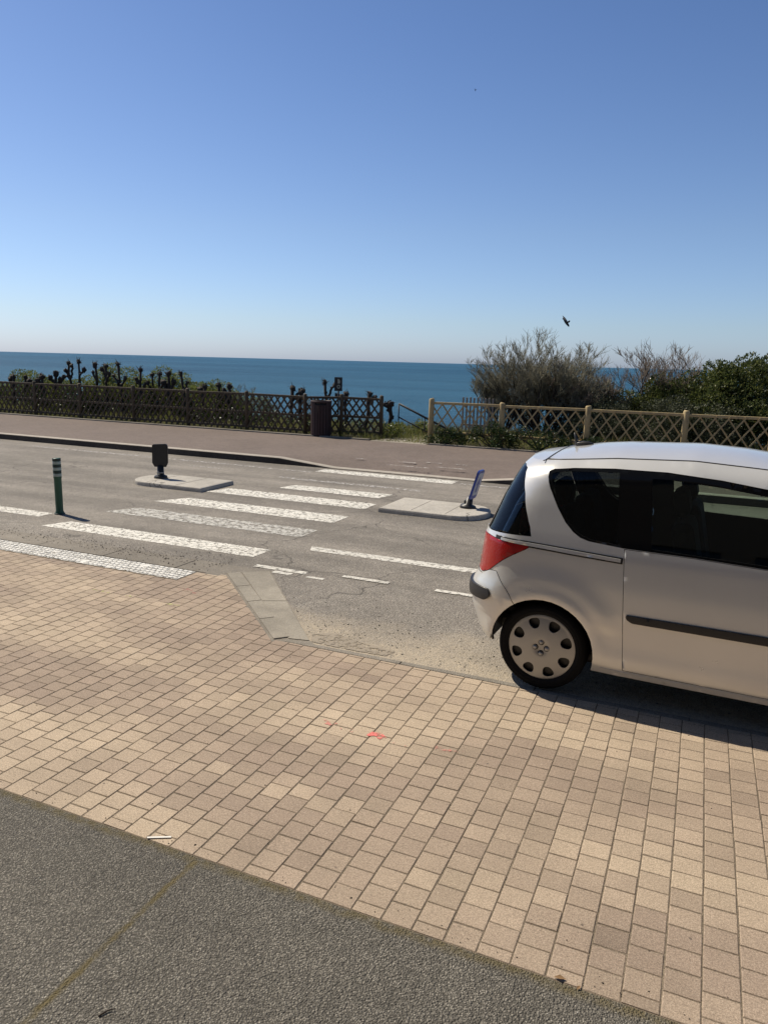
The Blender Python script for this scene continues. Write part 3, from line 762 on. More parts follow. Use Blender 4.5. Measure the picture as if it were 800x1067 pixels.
# bare tamarisks
def bare_bush(name, loc, h, spread, nst, label, seed, mt, group=None, rad=.035, lean=(0, 0), dens=1.0, twig=.0055):
    g = random.Random(seed); root = empty(name, loc, label=label, cat='bare shrub', group=group)
    big, fine = MB(), MB()
    def grow(p, d, L, r_, lev):
        n = 4; pts = [p]; q = p; dd = d.copy()
        for i in range(n):
            dd = (dd + Vector((g.uniform(-1, 1), g.uniform(-1, 1), g.uniform(-.5, .9))) * .20).normalized()
            q = q + dd * L / n; pts.append(q)
        rads = [r_ * (1 - .55 * i / n) for i in range(n + 1)]
        if lev <= 1: big.tube(pts, rads, 6, cap=False)
        else: fine.tube(pts, [max(x, twig * .5) for x in rads], 3, cap=False)
        if lev >= 4: return
        nb = [5, 5, 6, 5][lev]
        for k in range(int(nb * dens + g.random())):
            t = g.uniform(.3, 1.0); i = min(n - 1, int(t * n)); s_ = pts[i].lerp(pts[i + 1], t * n - i)
            od = Vector((g.uniform(-1, 1), g.uniform(-1, 1), g.uniform(-.3, .8)))
            nd = (dd * 1.1 + od * .85).normalized()
            grow(s_, nd, L * g.uniform(.42, .64), max(twig, r_ * .45), lev + 1)
    for i in range(nst):
        a = 2 * math.pi * (i + g.random() * .6) / nst; sp_ = spread * g.uniform(.25, 1)
        d = Vector((math.cos(a) * sp_ + lean[0], math.sin(a) * sp_ * .7 + lean[1], 1)).normalized()
        grow(Vector((math.cos(a) * .12, math.sin(a) * .12, -.1)), d, h * .52 * g.uniform(.8, 1.08) * (1.0 + .25 * (1 - d.z)), rad * g.uniform(.7, 1.1), 0)
    big.build('trunk', m_barkd, root); fine.build('twigs', mt, root)
    return root
dense_bush('greygreen_bush', (X_at(628, 22.4), 22.4, .0), (2.7, 1.6, 1.62), 330, .055, m_lgrey, 'low grey green bush under the sparse bare twigs, right of the big tamarisk', 'bush', 26, 60)
dense_bush('greygreen_bush', (X_at(562, 23.2), 23.2, .0), (3.4, 1.3, 1.25), 330, .055, m_lgrey, 'low scrub at the foot of the big bare tamarisk', 'bush', 27, 54)
bare_bush('bare_tamarisk', (-4.45, 22.2, .1), 3.2, 1.3, 26, 'big leafless grey green tamarisk at the centre, behind the pale fence', 31, m_bark)
bare_bush('bare_tamarisk', (-5.7, 22.0, .0), 2.7, .9, 9, 'leafless tamarisk at the left edge of the bare clump, nearest the sea gap', 32, m_bark)
bare_bush('bare_tamarisk', (-3.35, 22.6, .0), 2.6, .8, 12, 'lower reddish leafless tamarisk right of the big bare one', 33, m_redtwig)
bare_bush('bare_tamarisk', (X_at(690, 23.6), 23.6, .0), 3.9, .5, 6, 'thin leafless shrub sticking up behind the dark green bushes', 34, m_redtwig, dens=.85)
bare_bush('bare_tamarisk', (X_at(655, 24.0), 24.0, .0), 3.0, .5, 3, 'very sparse leafless shrub left of the thin one behind the bushes', 35, m_redtwig, dens=.7)

# feathery green bank behind the dark fence, single shrubs
spots = [(-23.2, 20.3, 2.6, 1.22), (-20.9, 20.5, 2.6, 1.22), (-18.9, 20.4, 2.6, 1.50), (-17.0, 20.6, 2.4, 1.50), (-15.3, 20.4, 2.4, 1.22), (-13.9, 20.5, 1.8, .90)]
nm = ['leftmost yellow green shrub behind the dark fence', 'second yellow green shrub from the left edge behind the dark fence', 'tall feathery yellow green shrub rising above the dark fence rail', 'feathery shrub with dark pollard heads in front, behind the dark fence',
      'yellow green shrub left of where the sea shows over the fence', 'smallest and rightmost feathery shrub behind the dark fence']
for i, (x, y, w_, h_) in enumerate(spots):
    dense_bush('feathery_shrub', (x, y, .05), (w_ + .5, 1.5, h_ + .20), 330, .07, m_feather, nm[i], 'shrub', 40 + i, 60, group='feathery shrubs behind the dark fence')
for i, (x, w_, h_) in enumerate([(-26.5, 4, 1.2), (-30.5, 4.5, 1.2), (-35, 5, 1.3)]):
    dense_bush('feathery_shrub', (x, 20.6, .05), (w_, 1.5, h_), 120, .10, m_feather, ['green shrub', 'broad green shrub', 'farthest green shrub'][i] + ' beyond the left edge behind the dark fence', 'shrub', 60 + i, 30, group='feathery shrubs behind the dark fence')

# pollarded trunks: knobbly dark fists; px -> place solved beforehand
# (x, y, top height, lean, heads)
poll = [(10, 391, 'low'), (23, 391, 'low'), (40, 391, 'low'), (55, 388, 'broad'), (69, 377, 'tall'), (79, 376, 'tall'), (96, 379, 'tall'), (107, 380, 'tall'), (120, 378, 'tall'), (143, 384, 'tall'),
        (155, 389, 'mid'), (163, 388, 'mid'), (172, 388, 'broad'), (185, 387, 'mid'), (210, 401, 'low'), (224, 400, 'low'), (235, 401, 'low'), (301, 403, 'low'), (311, 406, 'low'), (335, 397, 'tall'), (357, 409, 'low'), (382, 409, 'low'), (404, 419, 'low')]
plab = ['black pollard stub at the far left of the row, just above the rail', 'second black pollard stub from the left end of the row', 'squat black pollard stub left of the feathery shrub', 'broad black pollard head half in the leaves, left of the two tallest',
        'tall forked pollard, left one of the leftmost tall pair', 'tall pollard with a blunt head, right one of the leftmost tall pair', 'pollard with a double head, third of the tall ones', 'slim pollard, fourth of the tall ones', 'crooked pollard, fifth of the tall ones', 'lone leaning pollard where the feathery shrub ends',
        'middle height pollard just right of the lone leaning one', 'middle height slim pollard left of the broad headed one', 'broad headed pollard of the right half of the row', 'slim pollard at the right end of the tall row',
        'left of three round heads just above the rail', 'middle of three round heads just above the rail', 'right of three round heads just above the rail', 'round dark head left of the fence post by the bin',
        'small round head touching the fence post by the bin', 'tall pollard of stacked knobs directly behind the litter bin', 'small pollard head right of the black plaque', 'pollard head above the last bay of the dark fence', 'pollard head just beyond the end post of the dark fence']
for i, ((px_, py_, kd), lb) in enumerate(zip(poll, plab)):
    g = random.Random(100 + i); y = 19.75 + g.uniform(-.25, .25) if px_ < 330 else 20.0
    x = X_at(px_, y)
    dist = (x * -math.sin(head) + y * math.cos(head))      # depth from the camera
    hor = 366.2 + px_ * .0265
    zt = 2.2 - (py_ - hor) / 770 * dist / 1.02
    t = empty('pollard_shrub', (x, y, .05), label=lb, cat='pollarded shrub', group='knobbly pollarded shrubs behind the dark fence')
    m = MB(); rd = {'tall': .042, 'mid': .038, 'low': .05, 'broad': .05}[kd]
    def arm(a, b_, r_, sd_):
        gg = random.Random(sd_); pts = [a]; n = 5
        for k in range(1, n + 1):
            q = a.lerp(b_, k / n); 
            if k < n: q += Vector((gg.uniform(-.045, .045), gg.uniform(-.03, .03), 0))
            pts.append(q)
        m.tube(pts, [r_ * gg.uniform(.8, 1.25) for _ in pts], 7)
        for q in pts[1:-1]:
            if gg.random() < .55: m.blob(q + Vector((gg.uniform(-.03, .03), 0, 0)), r_ * gg.uniform(.9, 1.5), seed=sd_ + 5, amp=.4, sub=2)
        hd = gg.uniform(1.3, 1.9)
        m.blob(pts[-1] + Vector((0, 0, -.02)), r_ * hd, seed=sd_, amp=.42, sq=(1, 1, gg.uniform(.8, 1.3)))
        for _ in range(4):
            an = gg.uniform(0, 6.28); m.blob(pts[-1] + Vector((math.cos(an) * r_ * hd, gg.uniform(-.03, .03), math.sin(an) * r_ * hd * .8)), r_ * gg.uniform(.45, .8), seed=sd_ + _, sub=1, amp=.35)
    ln = g.uniform(-.16, .16); top = Vector((0, 0, zt - .07)); bot = Vector((ln, 0, -.05))
    arm(bot, top, rd, i * 31)
    na = {'tall': g.choice((1, 1, 2)), 'mid': 1, 'low': 1, 'broad': 3}[kd]
    for k in range(na):
        sg = (-1, 1)[(k + i) % 2]; a0 = bot.lerp(top, g.uniform(.5, .72)); hh = (zt - a0.z) * g.uniform(.35, .8)
        arm(a0, a0 + Vector((sg * g.uniform(.14, .34), g.uniform(-.1, .1), hh)), rd * .9, i * 31 + k + 7)
    for _ in range(14 if kd == 'tall' else 9):
        c0 = top + Vector((g.uniform(-.08, .08), g.uniform(-.05, .05), g.uniform(-.12, .05))); an = g.uniform(-.3, 3.44)
        c1 = c0 + Vector((math.cos(an), g.uniform(-.4, .4), math.sin(an))) * g.uniform(.07, .16); m.tube([c0, c0.lerp(c1, .5) + Vector((g.uniform(-.015, .015), 0, 0)), c1], [.010, .008, .004], 4)
    m.build('trunk', m_barkd, t)
# dark stems of the same plants inside the fence, low crowns
for i, (px_, h_) in enumerate([(30, 1.0), (75, 1.05), (130, 1.0), (200, .9), (250, .75), (290, .8), (318, .7), (378, .6)]):
    y = 19.3; x = X_at(px_, y)
    dense_bush('ivy_shrub', (x, y, .05), (2.0, .7, h_ * .9), 210, .06, m_ivy, ['low ivy clump behind the dark fence near the left edge', 'ivy clump behind the second fence bay', 'ivy clump behind the third fence bay', 'ivy clump behind the fourth fence bay', 'ivy clump under the three round pollard heads', 'small ivy clump left of the bin', 'ivy clump touching the bin', 'ivy clump behind the last bay of the dark fence'][i], 'ivy', 80 + i, 16, group='ivy clumps behind the dark fence')
# ivy at the foot of the pale fence
for i, (x, w_, h_) in enumerate([(-6.1, 1.0, .42), (-4.9, 1.2, .62), (-3.7, 1.5, .55), (-2.4, 1.3, .42), (-1.0, 1.4, .40), (.6, 1.6, .4), (2.2, 1.6, .4)]):
    dense_bush('ivy_shrub', (x, 18.25, .12), (w_ * 1.1, .40, h_ * 1.1), 620, .05, m_ivy, ['low ivy at the foot of the first pale fence post', 'thick dark ivy round the second pale fence post', 'ivy spilling over the kerb between second and third pale post', 'ivy by the third pale post behind the car roof', 'ivy before the fourth pale post', 'ivy by the fifth pale post', 'ivy at the right end of the pale fence'][i], 'ivy', 120 + i, 26, group='ivy clumps at the foot of the pale fence')
# leafy plant in the opening right of the dark fence end
for (x, y, lb, sd_) in [(-8.0, 19.55, 'light green leafy plant beside the end post of the dark fence', 140), (-7.55, 20.5, 'small green plant below the beach handrail', 141)]:
    dense_bush('leafy_plant', (x, y, 0), (.95, .8, .62), 260, .09, m_feather, lb, 'plant', sd_, 16)

# dry wisps against the sea
for i, (px_, h_) in enumerate([(196, 1.55), (243, 1.75), (262, 1.6), (318, 1.45), (275, 1.6)]):
    y = 20.2; bare_bush('dry_shrub', (X_at(px_, y), y, 0), h_ * .98, .45, 3, ['wispy dry shrub left of the three round pollard heads', 'wispy dry shrub just right of the three round heads', 'tallest dry wisp against the sea, over the fence middle', 'dry wisp beside the bin post', 'thin dry wisp right of the tallest one'][i], 150 + i, m_bark, rad=.012, dens=.62, twig=.004, group='dry wispy shrubs against the sea')

# rough grass of the cliff top: uncountable
def grass(name, x0, x1, y0, y1, n, h_, seed, z=.07, w_=.012):
    g = np.random.RandomState(seed); P = np.stack([g.uniform(x0, x1, n), g.uniform(y0, y1, n), np.full(n, z)], 1)
    cl = .5 + .5 * np.sin(P[:, 0] * 2.1 + np.sin(P[:, 1] * 3)) * np.sin(P[:, 1] * 2.7 + P[:, 0]); L = h_ * (.4 + .8 * cl) * g.uniform(.5, 1.2, n)
    D = g.normal(size=(n, 3)) * .35 + np.array([0, 0, 1]); return leaf_obj(name, quads(P, D, g.normal(size=(n, 3)), L, np.full(n, w_) * g.uniform(.7, 1.6, n)), m_grass, None, 'stuff')
o = grass('grass', -26, 8, 18.45, 22.6, 42000, .38, 5); tag(o, 'rough yellow green grass on the cliff top behind the fences', 'grass')
o = grass('grass', -38, 10, 18.12, 18.5, 9000, .12, 6, .10, .010)
ok = o.data; tag(o, 'short grass and weeds along the foot of both fences', 'grass')

# ------------------------------------------------------------------ building behind the viewer (only seen mirrored in the car)
t = empty('house', (0, -3.2, 0), label='pale rendered house with glazed ground floor, behind the viewer', cat='house')
m_wall = simple('render_wall', (.09, .08, .07), .85)
m_gl, nt, b = mat('window_glass'); b.inputs['Base Color'].default_value = (.02, .025, .03, 1); b.inputs['Roughness'].default_value = .05
m = MB(); m.box((0, -.2, 4.6), (26, .4, 3.0)); m.box((0, -.2, 7.9), (26, .4, .8))
m.box((0, -.2, .3), (26, .4, .6))
for k in range(-6, 7): m.box((k * 2.1, -.2, 1.85), (.5, .4, 2.5)); 
m.build('wall', m_wall, t)
for k in range(-6, 6):
    m = MB(); m.box((k * 2.1 + 1.05, -.25, 1.85), (1.6, .05, 2.5)); m.build('window', m_gl, t)
m = MB(); m.box((0, -.25, 6.8), (26, .05, 1.4)); m.build('glazing_band', m_gl, t)
# ------------------------------------------------------------------ the silver car
# local frame: x forward from the rear axle, y to the car's left (away from the viewer), z up
CAR = empty('parked_car', (-0.84, 5.65, 0), R(-2.5), label='silver compact car with black window frames parked along the kerb at the right', cat='car')
m_paint, nt, b = mat('silver_paint'); v = coord(nt)
fl = noise(nt, coord(nt, (1, 1, 1)), 2.5, 3)
nt.links.new(mix(nt, fl, (.75, .735, .695), (.79, .775, .735)), b.inputs['Base Color'])
b.inputs['Metallic'].default_value = .40; b.inputs['Roughness'].default_value = .36
b.inputs['Coat Weight'].default_value = .7; b.inputs['Coat Roughness'].default_value = .06
dirt = noise(nt, v, 3.0, 6, .7)
nt.links.new(ramp(nt, dirt, [(.3, .27), (.7, .34)]), b.inputs['Roughness'])
m_trim = simple('black_trim', (.022, .021, .021), .42, bmp=.1)
m_gloss, nt, b = mat('gloss_black'); b.inputs['Base Color'].default_value = (.006, .006, .006, 1); b.inputs['Roughness'].default_value = .12; b.inputs['Specular IOR Level'].default_value = .25
m_rubber = simple('tyre_rubber', (.008, .0075, .0075), .85, bmp=.2, spec=.25)
m_int = simple('cabin_fabric', (.020, .019, .020), .9)
m_intg = simple('cabin_grey', (.06, .06, .062), .8)
m_cap = simple('hubcap_silver', (.40, .395, .385), .36, metal=.6, bmp=0, var=.06)
m_chrome = simple('bright_metal', (.6, .6, .6), .25, metal=1, bmp=0, var=.03)
m_red, nt, b = mat('red_lens'); b.inputs['Base Color'].default_value = (.34, .008, .006, 1); b.inputs['Roughness'].default_value = .12
b.inputs['Coat Weight'].default_value = .5
v = coord(nt, (1, 1, 1)); bump(nt, b, vor(nt, v, 120, 'F1'), .25, .003)
m_orange = simple('orange_lens', (.6, .18, .03), .2, bmp=0)
m_lamp = simple('clear_lens', (.6, .6, .62), .1, metal=.5, bmp=0)
def glassmat(name, tint, spec=1.0):
    m = bpy.data.materials.new(name); m.use_nodes = True; nt = m.node_tree; nt.nodes.clear()
    tr = N(nt, 'ShaderNodeBsdfTransparent'); tr.inputs[0].default_value = (*tint, 1)
    gl = N(nt, 'ShaderNodeBsdfGlossy'); gl.inputs['Roughness'].default_value = .02; gl.inputs[0].default_value = (spec, spec, spec, 1)
    fr = N(nt, 'ShaderNodeFresnel'); fr.inputs[0].default_value = 1.5
    ms = N(nt, 'ShaderNodeMixShader'); out = N(nt, 'ShaderNodeOutputMaterial')
    nt.links.new(fr.outputs[0], ms.inputs[0]); nt.links.new(tr.outputs[0], ms.inputs[1]); nt.links.new(gl.outputs[0], ms.inputs[2]); nt.links.new(ms.outputs[0], out.inputs[0])
    return m
m_glass = glassmat('side_glass', (.74, .80, .76))
m_glassd = glassmat('tinted_glass', (.52, .56, .55), .7)

ZT = [.15, .2, .27, .33, .42, .5, .62, .8, 1.0, 1.1, 1.3, 1.45, 1.52, 1.56, 1.6, 1.62]
HW = [.74, .80, .832, .840, .834, .838, .846, .842, .825, .805, .755, .715, .69, .66, .60, .55]
XRz = [.15, .25, .3, .4, .5, .62, .68, .74, .80, .9, 1.04, 1.1, 1.3, 1.5, 1.56, 1.6, 1.62]
XR = [-.42, -.46, -.50, -.552, -.584, -.598, -.588, -.556, -.538, -.532, -.518, -.492, -.418, -.325, -.28, -.20, -.13]
XFz = [.15, .3, .5, .7, .8, .9, .98, 1.04, 1.1, 1.3, 1.5, 1.58, 1.62]
XF = [2.95, 3.06, 3.09, 3.03, 2.96, 2.84, 2.66, 2.48, 2.38, 2.07, 1.74, 1.58, 1.46]
def zt(x): return float(np.interp(x, [-.6, -.14, .1, .35, .83, 1.25, 1.7, 2.2], [1.545, 1.566, 1.586, 1.611, 1.632, 1.612, 1.57, 1.56]))
CR, CW = .34, .36
def corner(d, L, cr, cw, n=2.3):
    ph = min(1, d / L) * math.pi / 2; e = 2 / n
    return cr * math.sin(ph) ** e if ph > 0 else 0, cw * (max(0, math.cos(ph)) ** e if ph < math.pi / 2 else 0)
LR = .545
def half(z, x):
    t_ = zt(x); ze = z if z < 1.3 else 1.3 + (z - 1.3) * .32 / max(.05, (t_ + .0 - 1.3))
    ze = min(ze, 1.62); return ze
def P(u, z, off=0.0):
    """near side (y negative) shell point; u = x for 0..2, beyond that the outline is unrolled to the centre line"""
    u = max(-2.0, min(4.0, u))
    def raw(u, z):
        if u > 1.0:
            ze = half(z, min(u, 1.7)); hw = float(np.interp(ze, ZT, HW)); xf = float(np.interp(min(z, 1.62), XFz, XF))
            cf, cw, L = .42, .42, .62; st = xf - cf
            ustart = 1.4
            if u <= ustart: return u, -hw
            tot = (st - ustart) + L + (hw - cw); d = (u - ustart) / (3.0 - ustart) * tot
            if d <= st - ustart: return ustart + d, -hw + .02 * (d / .9) ** 2
            d -= (st - ustart); e = .02 * ((st - ustart) / .9) ** 2
            if d <= L:
                a, b_ = corner(d, L, cf, cw); return st + a, -(hw - cw) - b_ * (1 - e / cw)
            y = (hw - cw) - (d - L); return xf + .03 * (1 - (y / max(.05, hw - cw)) ** 2), -y
        xr = float(np.interp(min(z, 1.62), XRz, XR)); ze = half(z, u if u > -.3 else -.3); hw = float(np.interp(ze, ZT, HW))
        uc = xr + CR
        if uc > 0: uc0 = uc
        if u >= 0 and u >= uc: return u, -hw
        # distance travelled from x = .06 backwards (all heights have left the straight part after it)
        x0 = .0; st = min(uc, x0 + .06)
        tot = (x0 - st) + LR + (hw - CW)
        if u >= 0: return u, -hw
        d = -u * tot
        if d <= x0 - st: return -d, -hw
        d -= (x0 - st)
        if d <= LR:
            a, b_ = corner(d, LR, st - xr, CW); return st - a, -(hw - CW) - b_
        y = (hw - CW) - (d - LR); return xr - .03 * (1 - (y / max(.05, hw - CW)) ** 2), -y
    x, y = raw(u, z)
    # wheel-arch lips
    for ax in (0.0, 2.315):
        dd = math.hypot(x - ax, z - .306)
        if dd < .6 and y < -.5 and z > .2:
            y -= .020 * math.exp(-((dd - .375) / .045) ** 2) * min(1, (z - .2) / .2)
            y -= .012 * math.exp(-((dd - .47) / .07) ** 2) * (1 if z > .5 else 0)
    if off:
        e = .004
        x1, y1 = raw(u + e, z); x0_, y0_ = raw(u - e, z); tx, ty = x1 - x0_, y1 - y0_; l = math.hypot(tx, ty) or 1
        nx, ny = ty / l, -tx / l     # outward for the near side
        x += nx * off; y += ny * off
    return x, y, z
def U(x, z):
    if x >= 0 or x > 0: return x
    lo, hi = -1.0, 0.0
    for _ in range(30):
        md = (lo + hi) / 2
        if P(md, z)[0] < x: lo = md
        else: hi = md
    return (lo + hi) / 2
def inpoly(x, y, poly):
    c_ = False; n = len(poly); j = n - 1
    for i in range(n):
        xi, yi = poly[i]; xj, yj = poly[j]
        if (yi > y) != (yj > y) and x < (xj - xi) * (y - yi) / (yj - yi) + xi: c_ = not c_
        j = i
    return c_
def dens(poly, st=.03):
    out = []
    for i in range(len(poly)):
        a, b_ = poly[i], poly[(i + 1) % len(poly)]; n = max(1, int(math.hypot(b_[0] - a[0], b_[1] - a[1]) / st))
        out += [(a[0] + (b_[0] - a[0]) * k / n, a[1] + (b_[1] - a[1]) * k / n) for k in range(n)]
    return out
def smooth_poly(poly, it=2, keep=()):
    for _ in range(it):
        out = []
        for i in range(len(poly)):
            a, b_ = poly[i], poly[(i + 1) % len(poly)]
            out.append((a[0] * .75 + b_[0] * .25, a[1] * .75 + b_[1] * .25)); out.append((a[0] * .25 + b_[0] * .75, a[1] * .25 + b_[1] * .75))
        poly = out
    return poly
def roundp(poly, r_):
    out = []; n = len(poly)
    for i in range(n):
        p, a, b_ = Vector(poly[i]), Vector(poly[i - 1]), Vector(poly[(i + 1) % n])
        ra = min(r_, (a - p).length * .45, (b_ - p).length * .45)
        s_, e_ = p + (a - p).normalized() * ra, p + (b_ - p).normalized() * ra
        for k in range(6):
            t = k / 5; q = s_ * (1 - t) ** 2 + p * 2 * t * (1 - t) + e_ * t * t; out.append((q.x, q.y))
    return out
def panel(name, outer, holes, mt, parent, off=0.0, thick=.012, grid=.035, side=-1, inner=None, z_shift=0, fn=None, build=True, mb=None, sides=None):
    """shell panel cut from outlines in (u, z); near side, mirrored when side = 1"""
    F = fn or (lambda u, z, o_: P(u, z, o_))
    outer = dens(outer); loops = [outer] + [dens(h_) for h_ in holes]
    vs, es = [], []
    for lp in loops:
        s0 = len(vs); vs += [Vector(p) for p in lp]; es += [(s0 + i, s0 + (i + 1) % len(lp)) for i in range(len(lp))]
    us = [p[0] for p in outer]; zs = [p[1] for p in outer]
    for u in np.arange(min(us) + grid * .4, max(us), grid):
        for z in np.arange(min(zs) + grid * .4, max(zs), grid):
            if inpoly(u, z, outer) and not any(inpoly(u, z, h_) for h_ in loops[1:]): vs.append(Vector((float(u), float(z))))
    ov, oe, of, *_ = delaunay_2d_cdt(vs, es, [], 0, 1e-5)
    keep = []
    for t in of:
        cx_ = sum(ov[i].x for i in t) / 3; cy_ = sum(ov[i].y for i in t) / 3
        if inpoly(cx_, cy_, outer) and not any(inpoly(cx_, cy_, h_) for h_ in loops[1:]): keep.append(t)
    m = mb or MB(); ed = {}
    for t in keep:
        for a, b_ in ((t[0], t[1]), (t[1], t[2]), (t[2], t[0])):
            ed[(a, b_)] = 1
    for sd_ in ((side,) if sides is None else sides):
        A = [F(p.x, p.y, off) for p in ov]; B = [F(p.x, p.y, off - thick) for p in ov]
        if sd_ > 0: A = [(x, -y, z) for x, y, z in A]; B = [(x, -y, z) for x, y, z in B]
        rev = (sd_ > 0)
        fa = [t if not rev else t[::-1] for t in keep]
        m.add(A, fa, 0)
        m.add(B, [t[::-1] for t in fa], 1)
        rim = []
        n = len(ov)
        for (a, b_) in ed:
            if (b_, a) not in ed:
                q = (a, a + n, b_ + n, b_); rim.append(q if not rev else q[::-1])
        m.add(A + B, rim, 1, True)
    if not build: return m
    return m.build(name, [mt, inner or mt], parent)

# --- outlines (u, z) --------------------------------------------------------
def arch_poly(ax, r_=.352, conv=True):
    pts = []
    for k in range(25):
        a = math.pi * (-.16) + (math.pi * 1.32) * k / 24
        x, z = ax + r_ * math.cos(a), .306 + r_ * math.sin(a)
        pts.append((U(x, max(z, .2)) if x < 0 else x, z))
    pts = pts + [(pts[-1][0], .05), (pts[0][0], .05)]
    return pts
def fx(x):  # front region x -> u (near straight part)
    lo, hi = 1.0, 3.0
    for _ in range(30):
        md = (lo + hi) / 2
        if P(md, .6)[0] > x: hi = md
        else: lo = md
    return lo
archR = arch_poly(0.0)
archF = [(fx(2.315 + (x if x > -9 else 0)), z) for x, z in [(.352 * math.cos(math.pi * (-.16) + (math.pi * 1.32) * k / 24), .306 + .352 * math.sin(math.pi * (-.16) + (math.pi * 1.32) * k / 24)) for k in range(25)]]
archF += [(archF[-1][0], .05), (archF[0][0], .05)]
ztop = lambda u: zt(u if u > -.3 else -.3) - .004
# silver outline of all side glazing
glz = [(-.060, 1.47), (-.035, 1.40), (.033, 1.279), (.095, 1.19), (.152, 1.135), (.20, 1.105), (.26, 1.088), (.477, 1.071), (.9, 1.066), (1.306, 1.052), (1.75, 1.035), (2.22, 1.02),
       (2.16, 1.10), (1.98, 1.28), (1.78, 1.43), (1.70, 1.465), (1.257, 1.510), (1.001, 1.540), (.687, 1.560), (.359, 1.556), (.10, 1.538), (-.03, 1.522), (-.062, 1.505)]
glz = [(U(x, z), z) if x < 0 else (x, z) for x, z in glz]
# front: glass outline beyond u=1.4 is in unrolled coordinates: keep it inside the straight part
glz = [(1.4 + (u - 1.4) * .72 if u > 1.4 else u, z) for u, z in glz]
doorF = 1.86
door = [(.487, 1.064), (.545, .262), (.60, .258), (1.30, .256), (1.66, .256), (1.76, .34), (1.83, .60), (doorF, .85), (doorF, 1.012), (1.62, 1.030), (1.306, 1.046), (.9, 1.060)]
def grow(poly, g_):   # crude outward offset
    n = len(poly); out = []; ar = sum(poly[i][0] * poly[(i + 1) % n][1] - poly[(i + 1) % n][0] * poly[i][1] for i in range(n))
    sg = 1 if ar > 0 else -1
    for i in range(n):
        a, p, b_ = Vector(poly[i - 1]), Vector(poly[i]), Vector(poly[(i + 1) % n])
        n1 = Vector(((p - a).y, -(p - a).x)).normalized() * sg; n2 = Vector(((b_ - p).y, -(b_ - p).x)).normalized() * sg
        nn = (n1 + n2); nn = nn.normalized() if nn.length > 1e-6 else n1
        k = g_ / max(.4, nn.dot(n1)); out.append((p.x + nn.x * k, p.y + nn.y * k))
    return out
rear_glass = [(U(-.125, 1.075), 1.075), (U(-.165, 1.2), 1.2), (U(-.205, 1.34), 1.34), (U(-.235, 1.45), 1.45), (U(-.24, 1.50), 1.50), (-.42, 1.515), (-1.0, 1.52), (-1.0, 1.085), (-.72, 1.08), (-.40, 1.065)]
lamp = [(U(-.118, 1.006), 1.006), (U(-.20, .955), .955), (U(-.30, .89), .89), (U(-.41, .79), .79), (U(-.47, .765), .765), (-.60, .775), (-.66, .80), (-.66, 1.02), (-.40, 1.030)]
seam = [(U(-.40, .795), .795), (U(-.345, .80), .80), (U(-.26, .69), .69), (U(-.19, .585), .585)]
bumper = [seam[0], seam[1], seam[2], seam[3], (U(-.10, .50), .50), (U(-.20, .38), .38), (U(-.27, .295), .295), (-.62, .27), (-1.0, .27), (-1.0, .70), (-.72, .725), (-.62, .755), (U(-.47, .752), .752)]
tail = [(-1.0, .715), (-.72, .74), (-.675, .78), (-.675, 1.05), (-1.0, 1.06)]
outer = [(-1.0, .27), (-.55, .27), (-.40, .30), (U(-.30, .30), .30), (.34, .21), (.5, .205), (1.9, .205), (2.5, .22), (3.0, .26), (3.0, 1.56)]
outer += [(u, ztop(u)) for u in np.linspace(2.9, -.9, 80)] + [(-1.0, ztop(-1.0))]
# windscreen hole
wind = [(2.12, 1.10), (1.93, 1.50), (2.2, 1.53), (3.0, 1.545), (3.0, 1.09), (2.4, 1.06)]
headl = [(2.38, .70), (2.36, .84), (2.50, .88), (2.62, .80), (2.66, .68), (2.52, .64)]
# body: both flanks and the pillars, one shell
body = panel('body', outer, [grow(glz, .001), grow(door, .0035), grow(rear_glass, .003), grow(lamp, .003), grow(bumper, .002), grow(tail, .003), archR, archF, wind, headl], m_paint, CAR, sides=(-1, 1), inner=m_int, build=False)
# roof skin, bonnet is in the stacked outline
us = [u for u in np.linspace(-1.0, 3.0, 110)]
rv, rf_ = [], []; ny = 17
def crown(x): return .062 * min(1, max(0, (x + .30) / .45)) ** .6 * min(1, max(0, (1.62 - x) / .5)) ** .6
pts = [P(u, ztop(u)) for u in us]
pts = [(x, y, z) for (x, y, z) in pts if y < -.004]
for (x, y, z) in pts:
    hwm = .60
    for k in range(ny):
        t = math.sin(math.pi / 2 * (-1 + 2 * k / (ny - 1))); yy = -y * t
        rv.append((x, yy, z + crown(x) * (1 - abs(t) ** 2.2)))
n = len(pts)
body.add(rv, [(i * ny + k, (i + 1) * ny + k, (i + 1) * ny + k + 1, i * ny + k + 1) for i in range(n - 1) for k in range(ny - 1)], 0)
body.add([(x, y * .98, z - .012) for x, y, z in rv], [(i * ny + k, i * ny + k + 1, (i + 1) * ny + k + 1, (i + 1) * ny + k) for i in range(n - 1) for k in range(ny - 1)], 1)
body = body.build('body', [m_paint, m_int], CAR)
def roofz(x, y):
    h_ = abs(P(x, ztop(x))[1]); t = min(1, abs(y) / h_); return ztop(x) + crown(x) * (1 - t ** 2.2)
